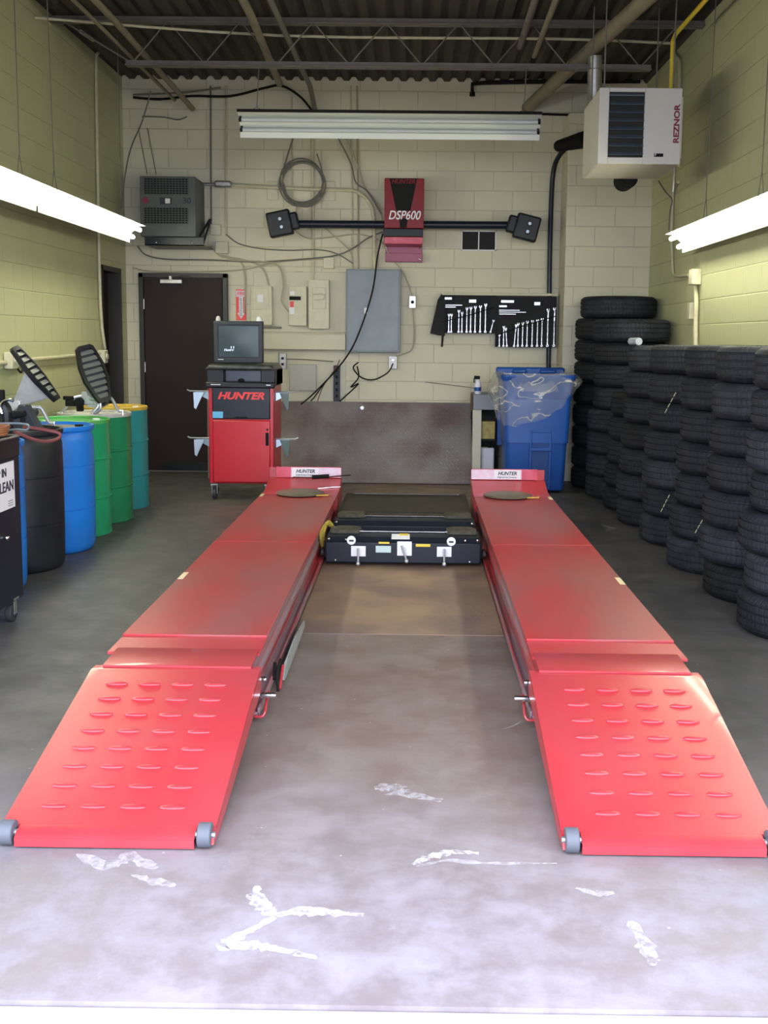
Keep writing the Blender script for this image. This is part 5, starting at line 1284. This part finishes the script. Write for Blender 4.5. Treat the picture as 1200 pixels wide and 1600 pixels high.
MB().tube([(-.84, 8.485, .35), (-.70, 8.49, .36)], .017, 8).build('grip', M_blackmat, st)
P_ = [(-.78, 8.36, .275), (-.66, 8.38, .285), (-.60, 8.39, .285)]
pipe('bright_rod', P_, .006, M_chrome, 'short bright rod lying on the slope of the drum-side wheel stop', 'rod')

# rolling jacks
JX0, JX1 = -.585, .455
def jack(y0, label, front):
    t = thing('rolling_jack', label, 'jack', ((JX0 + JX1) / 2, y0 + .2, 0)); w = JX1 - JX0
    zt = .20 if front else .19
    b = MB(); b.bx(JX0 + .01, JX1 - .01, y0, y0 + .06, .03 if front else .08, zt - .03); b.build('front_beam', M_blackm, t, bevel=.008)
    b = MB(); b.loft([[Vector((x, y, z)) for y, z in ((y0 + .002, zt - .029), (y0 + .03, zt - .015), (y0 + .05, zt - .005), (y0 + .13, zt), (y0 + .16, zt), (y0 + .16, .10), (y0 + .062, .10), (y0 + .062, zt - .029))] for x in (JX0 + .02, JX1 - .02)]); b.build('top_channel', M_blackm, t, angle=20)
    b = MB(); b.bx(JX0 + .05, JX1 - .05, y0 + .30, y0 + .36, .08, zt - .02); b.build('rear_beam', M_blackm, t, bevel=.006)
    b = MB(); b.bx(JX0 + .03, JX1 - .03, y0 + .16, y0 + .30, .07, .10); b.build('pan', M_grime, t)
    for s, xe in ((-1, JX0), (1, JX1)):
        b = MB(); b.bx(xe, xe - s * .09, y0 + .02, y0 + .4, .06, zt - .03); b.build('side_arm', M_black, t, bevel=.006)
        b = MB(); xc = xe - s * .13
        random.seed(5)
        b.loft([rr(.21, .17, zt + .0, xc, y0 + .21, .03), rr(.20, .16, zt + .022, xc, y0 + .21, .03), rr(.12, .09, zt + .034, xc, y0 + .21, .02)]); b.build('lift_pad', M_grime, t, bevel=.004)
        for yy in (y0 + .05, y0 + .1):
            MB().cyl((xe + s * .004, yy, .09), (xe + s * .022, yy, .09), .022, n=14).build('side_roller', M_rubber, t)
        MB().ball((xe - s * .03, y0 + .02, zt - .015), .010, 8, 6).build('bolt', M_chrome, t)
    MB().tube([(JX0 + .17, y0 + .15, zt + .012), (JX1 - .19, y0 + .15, zt + .012)], .006, 8).build('slide_rod', M_chrome, t)
    if front:
        mx_ = (JX0 + JX1) / 2; yf_ = y0 - .003
        for px, w_, h_, zc in ((560, .095, .068, 861), (632, .095, .094, 857), (694, .095, .066, 862)):
            c = at_y(px, zc, y0)
            MB().box((c.x, yf_, c.z), (w_, .004, h_)).build('control_plate', M_label, t)
            lean_ = .03 if px == 632 else 0
            l = MB(); l.tube([(c.x - lean_ * .6, yf_ - .03, c.z + .025), (c.x, yf_ - .035, c.z - .03), (c.x + lean_ * .5, yf_ - .04, c.z - .072)], .007, 8); l.ball((c.x + lean_ * .5, yf_ - .04, c.z - .075), .014, 12, 8); l.tube([(c.x, yf_, c.z), (c.x, yf_ - .03, c.z)], .006, 8); l.build('lever', M_alu, t)
        for px, py in ((549, 844), (705, 846)):
            c = at_y(px, py, y0); MB().cyl((c.x, yf_ + .002, c.z), (c.x, yf_ - .003, c.z), .029, n=24).build('round_decal', M_label, t)
            MB().box((c.x, yf_ - .0045, c.z - .002), (.030, .002, .012)).build('decal_mark', M_dktxt, t, bevel=.003)
        c = at_y(600, 848, y0); MB().box((c.x, yf_, c.z), (.07, .003, .012)).build('yellow_label', M_yellow, t)
        c = at_y(661, 852, y0); MB().box((c.x, yf_, c.z), (.095, .003, .018)).build('yellow_label', M_yellow, t)
        c = at_y(599, 858, y0); MB().box((c.x, yf_, c.z), (.10, .003, .044)).build('white_label', mat('greenish_label', (.5, .62, .6), .4), t)
        c = at_y(626, 828, y0 + .03); b = MB(); b.loft([[Vector((c.x + sx * .06, y0 + .02, zt - .013)), Vector((c.x + sx * .06, y0 + .10, zt + .004)), Vector((c.x + sx * .06, y0 + .10, zt + .007)), Vector((c.x + sx * .06, y0 + .02, zt - .010))] for sx in (-1, 1)]); b.build('top_label', M_label, t)
        b = MB(); b.loft([[Vector((c.x + q, y0 + .075, zt + .004)), Vector((c.x + q, y0 + .10, zt + .009)), Vector((c.x + q, y0 + .10, zt + .011)), Vector((c.x + q, y0 + .075, zt + .006))] for q in (-.01, .05)]); b.build('yellow_label', M_yellow, t)
        for px, py in ((524, 875), (734, 878), (727, 845), (541, 843)):
            c = at_y(px, py, y0); MB().ball((c.x, y0 - .003, c.z), .008, 8, 6).build('bolt', M_chrome, t)
    return t
jack(6.68, 'black rolling jack with three levers on white plates, nearest between the runways', True)
jack(7.35, 'black rolling jack without levers, farther one between the runways', False)
t = thing('cover_sheet', 'dark flat cover sheet between the runways behind both jacks', 'cover', (-.06, 8.2, .16))
MB().bx(-.57, .44, 7.78, 8.70, .175, .19).build('sheet', mat('brown_black_sheet', (.035, .03, .02), .5, col2=(.045, .038, .028), scale=8, spec=.15), t)
MB().tube([(-.50, 8.55, .205), (.38, 8.55, .205)], .010, 8).build('bright_edge_bar', M_chrome, t)
for sx in (-.5, .38): MB().bx(sx - .03, sx + .03, 7.9, 8.6, .0, .175).build('support', M_blackmat, t)
b = MB()
for k in range(3):
    b.tube([(-.60 - .004, 6.80, .10), (-.625 + .012 * k, 6.86 + .03 * k, .19 + .01 * k), (-.60 + .01 * k, 6.95 + .03 * k, .235 + .006 * k), (-.57 + .01 * k, 7.05, .20)], .008, 6, 5)
single(b, 'yellow_air_line', mat('yellow_hose', (.45, .36, .06), .5), 'bundle of yellow air lines beside the front jack and drum-side runway', 'hose', (-.6, 6.9, .1))
# bundle hanging below the drum-side inner rail
b = MB(); b.loft([[Vector((-.56, y, z0_)), Vector((-.552, y, z0_)), Vector((-.552, y, z1_)), Vector((-.56, y, z1_))] for y, z0_, z1_ in ((5.2, .02, .05), (4.8, .012, .085), (4.4, .012, .075), (4.35, .02, .04))])
single(b, 'rail_guard', mat('dirty_guard', (.30, .33, .32), .6, col2=(.2, .2, .18), scale=12), 'pale grey guard strip standing beside the drum-side runway rail', 'guard strip', (-.556, 4.8, .01))
b = MB(); b.tube([(-.57, 4.36, .11), (-.575, 4.28, .07), (-.565, 4.24, .01)], .006, 8, 4); b.tube([(-.59, 4.34, .10), (-.585, 4.27, .05)], .008, 8)
single(b, 'air_fitting', M_blackmat, 'black fitting with short hose hanging beside the drum-side runway end', 'fitting', (-.57, 4.3, .05))
MBr = MB(); MBr.tube([(-.556, 4.34, .09), (-.557, 4.24, .02)], .006, 6); single(MBr, 'red_tag', M_red, 'narrow red tag hanging beside the black fitting', 'tag', (-.556, 4.3, .02))

# ================================================================ MARKS ON THE FLOOR
def stain(pts, w, label, m=M_stain, z=.002):
    """irregular dried splash following a line on the floor"""
    P = []
    for x, y in pts:
        r = ray(x, y); k = -EYE / r.z; P.append(Vector((r.x * k, r.y * k, z)))
    Q = []
    for i in range(len(P) - 1):
        for k in range(6): Q.append(P[i].lerp(P[i + 1], k / 6))
    Q.append(P[-1]); L, R2 = [], []
    for i, p in enumerate(Q):
        d = (Q[min(i + 1, len(Q) - 1)] - Q[max(i - 1, 0)]).normalized(); nrm = Vector((-d.y, d.x, 0))
        ww = w * .8 * (.55 + .9 * random.random()) * (.35 + .65 * math.sin(PI * min(1, (i + .6) / len(Q))))
        L.append(p + nrm * ww); R2.append(p - nrm * ww * (.6 + .6 * random.random()))
    b = MB(); n = len(Q); b.v = L + R2
    for i in range(n - 1): b.face((i, i + 1, n + i + 1, n + i))
    o = b.build('floor_stain', m, None, origin=P[0]); return tag(o, label, 'stain')
random.seed(3)
stain([(402, 1385), (398, 1402), (415, 1422), (432, 1432)], .028, 'white paint splash forming the upper arm of the forked mark')
stain([(432, 1432), (465, 1424), (505, 1426), (568, 1431)], .022, 'white paint streak forming the long thin arm of the forked mark')
stain([(430, 1434), (395, 1452), (362, 1470), (345, 1482), (400, 1478), (440, 1486), (495, 1498)], .024, 'white paint streak forming the lower curl of the forked mark')
stain([(645, 1352), (670, 1340), (705, 1332), (748, 1334)], .020, 'thin white paint line near the foot of the tyre-side ramp')
stain([(650, 1354), (700, 1345), (760, 1350), (870, 1350)], .012, 'faint white scratch parallel to the entrance between the ramps', M_faint)
stain([(585, 1232), (615, 1230), (625, 1240), (690, 1252)], .045, 'pale grey curved smear in the middle of the lane', M_faint)
stain([(120, 1335), (165, 1355), (205, 1340), (245, 1358)], .035, 'white scrape just in front of the drum-side ramp foot', M_faint)
stain([(205, 1368), (240, 1378), (275, 1385)], .02, 'small white scrape further out from the drum-side ramp foot', M_faint)
stain([(900, 1388), (930, 1398), (960, 1396)], .018, 'small white scrape in front of the tyre-side ramp', M_faint)
stain([(985, 1440), (1010, 1480), (1020, 1510)], .03, 'chalky white rub near the entrance on the tyre side', M_faint)
stain([(940, 820), (958, 826), (948, 830)], .03, 'pale splash on the dark floor beside the tyre stacks', M_faint)
stain([(785, 1140), (800, 1136), (815, 1128)], .007, 'thin curved scratch beside the tyre-side ramp hinge', M_faint)
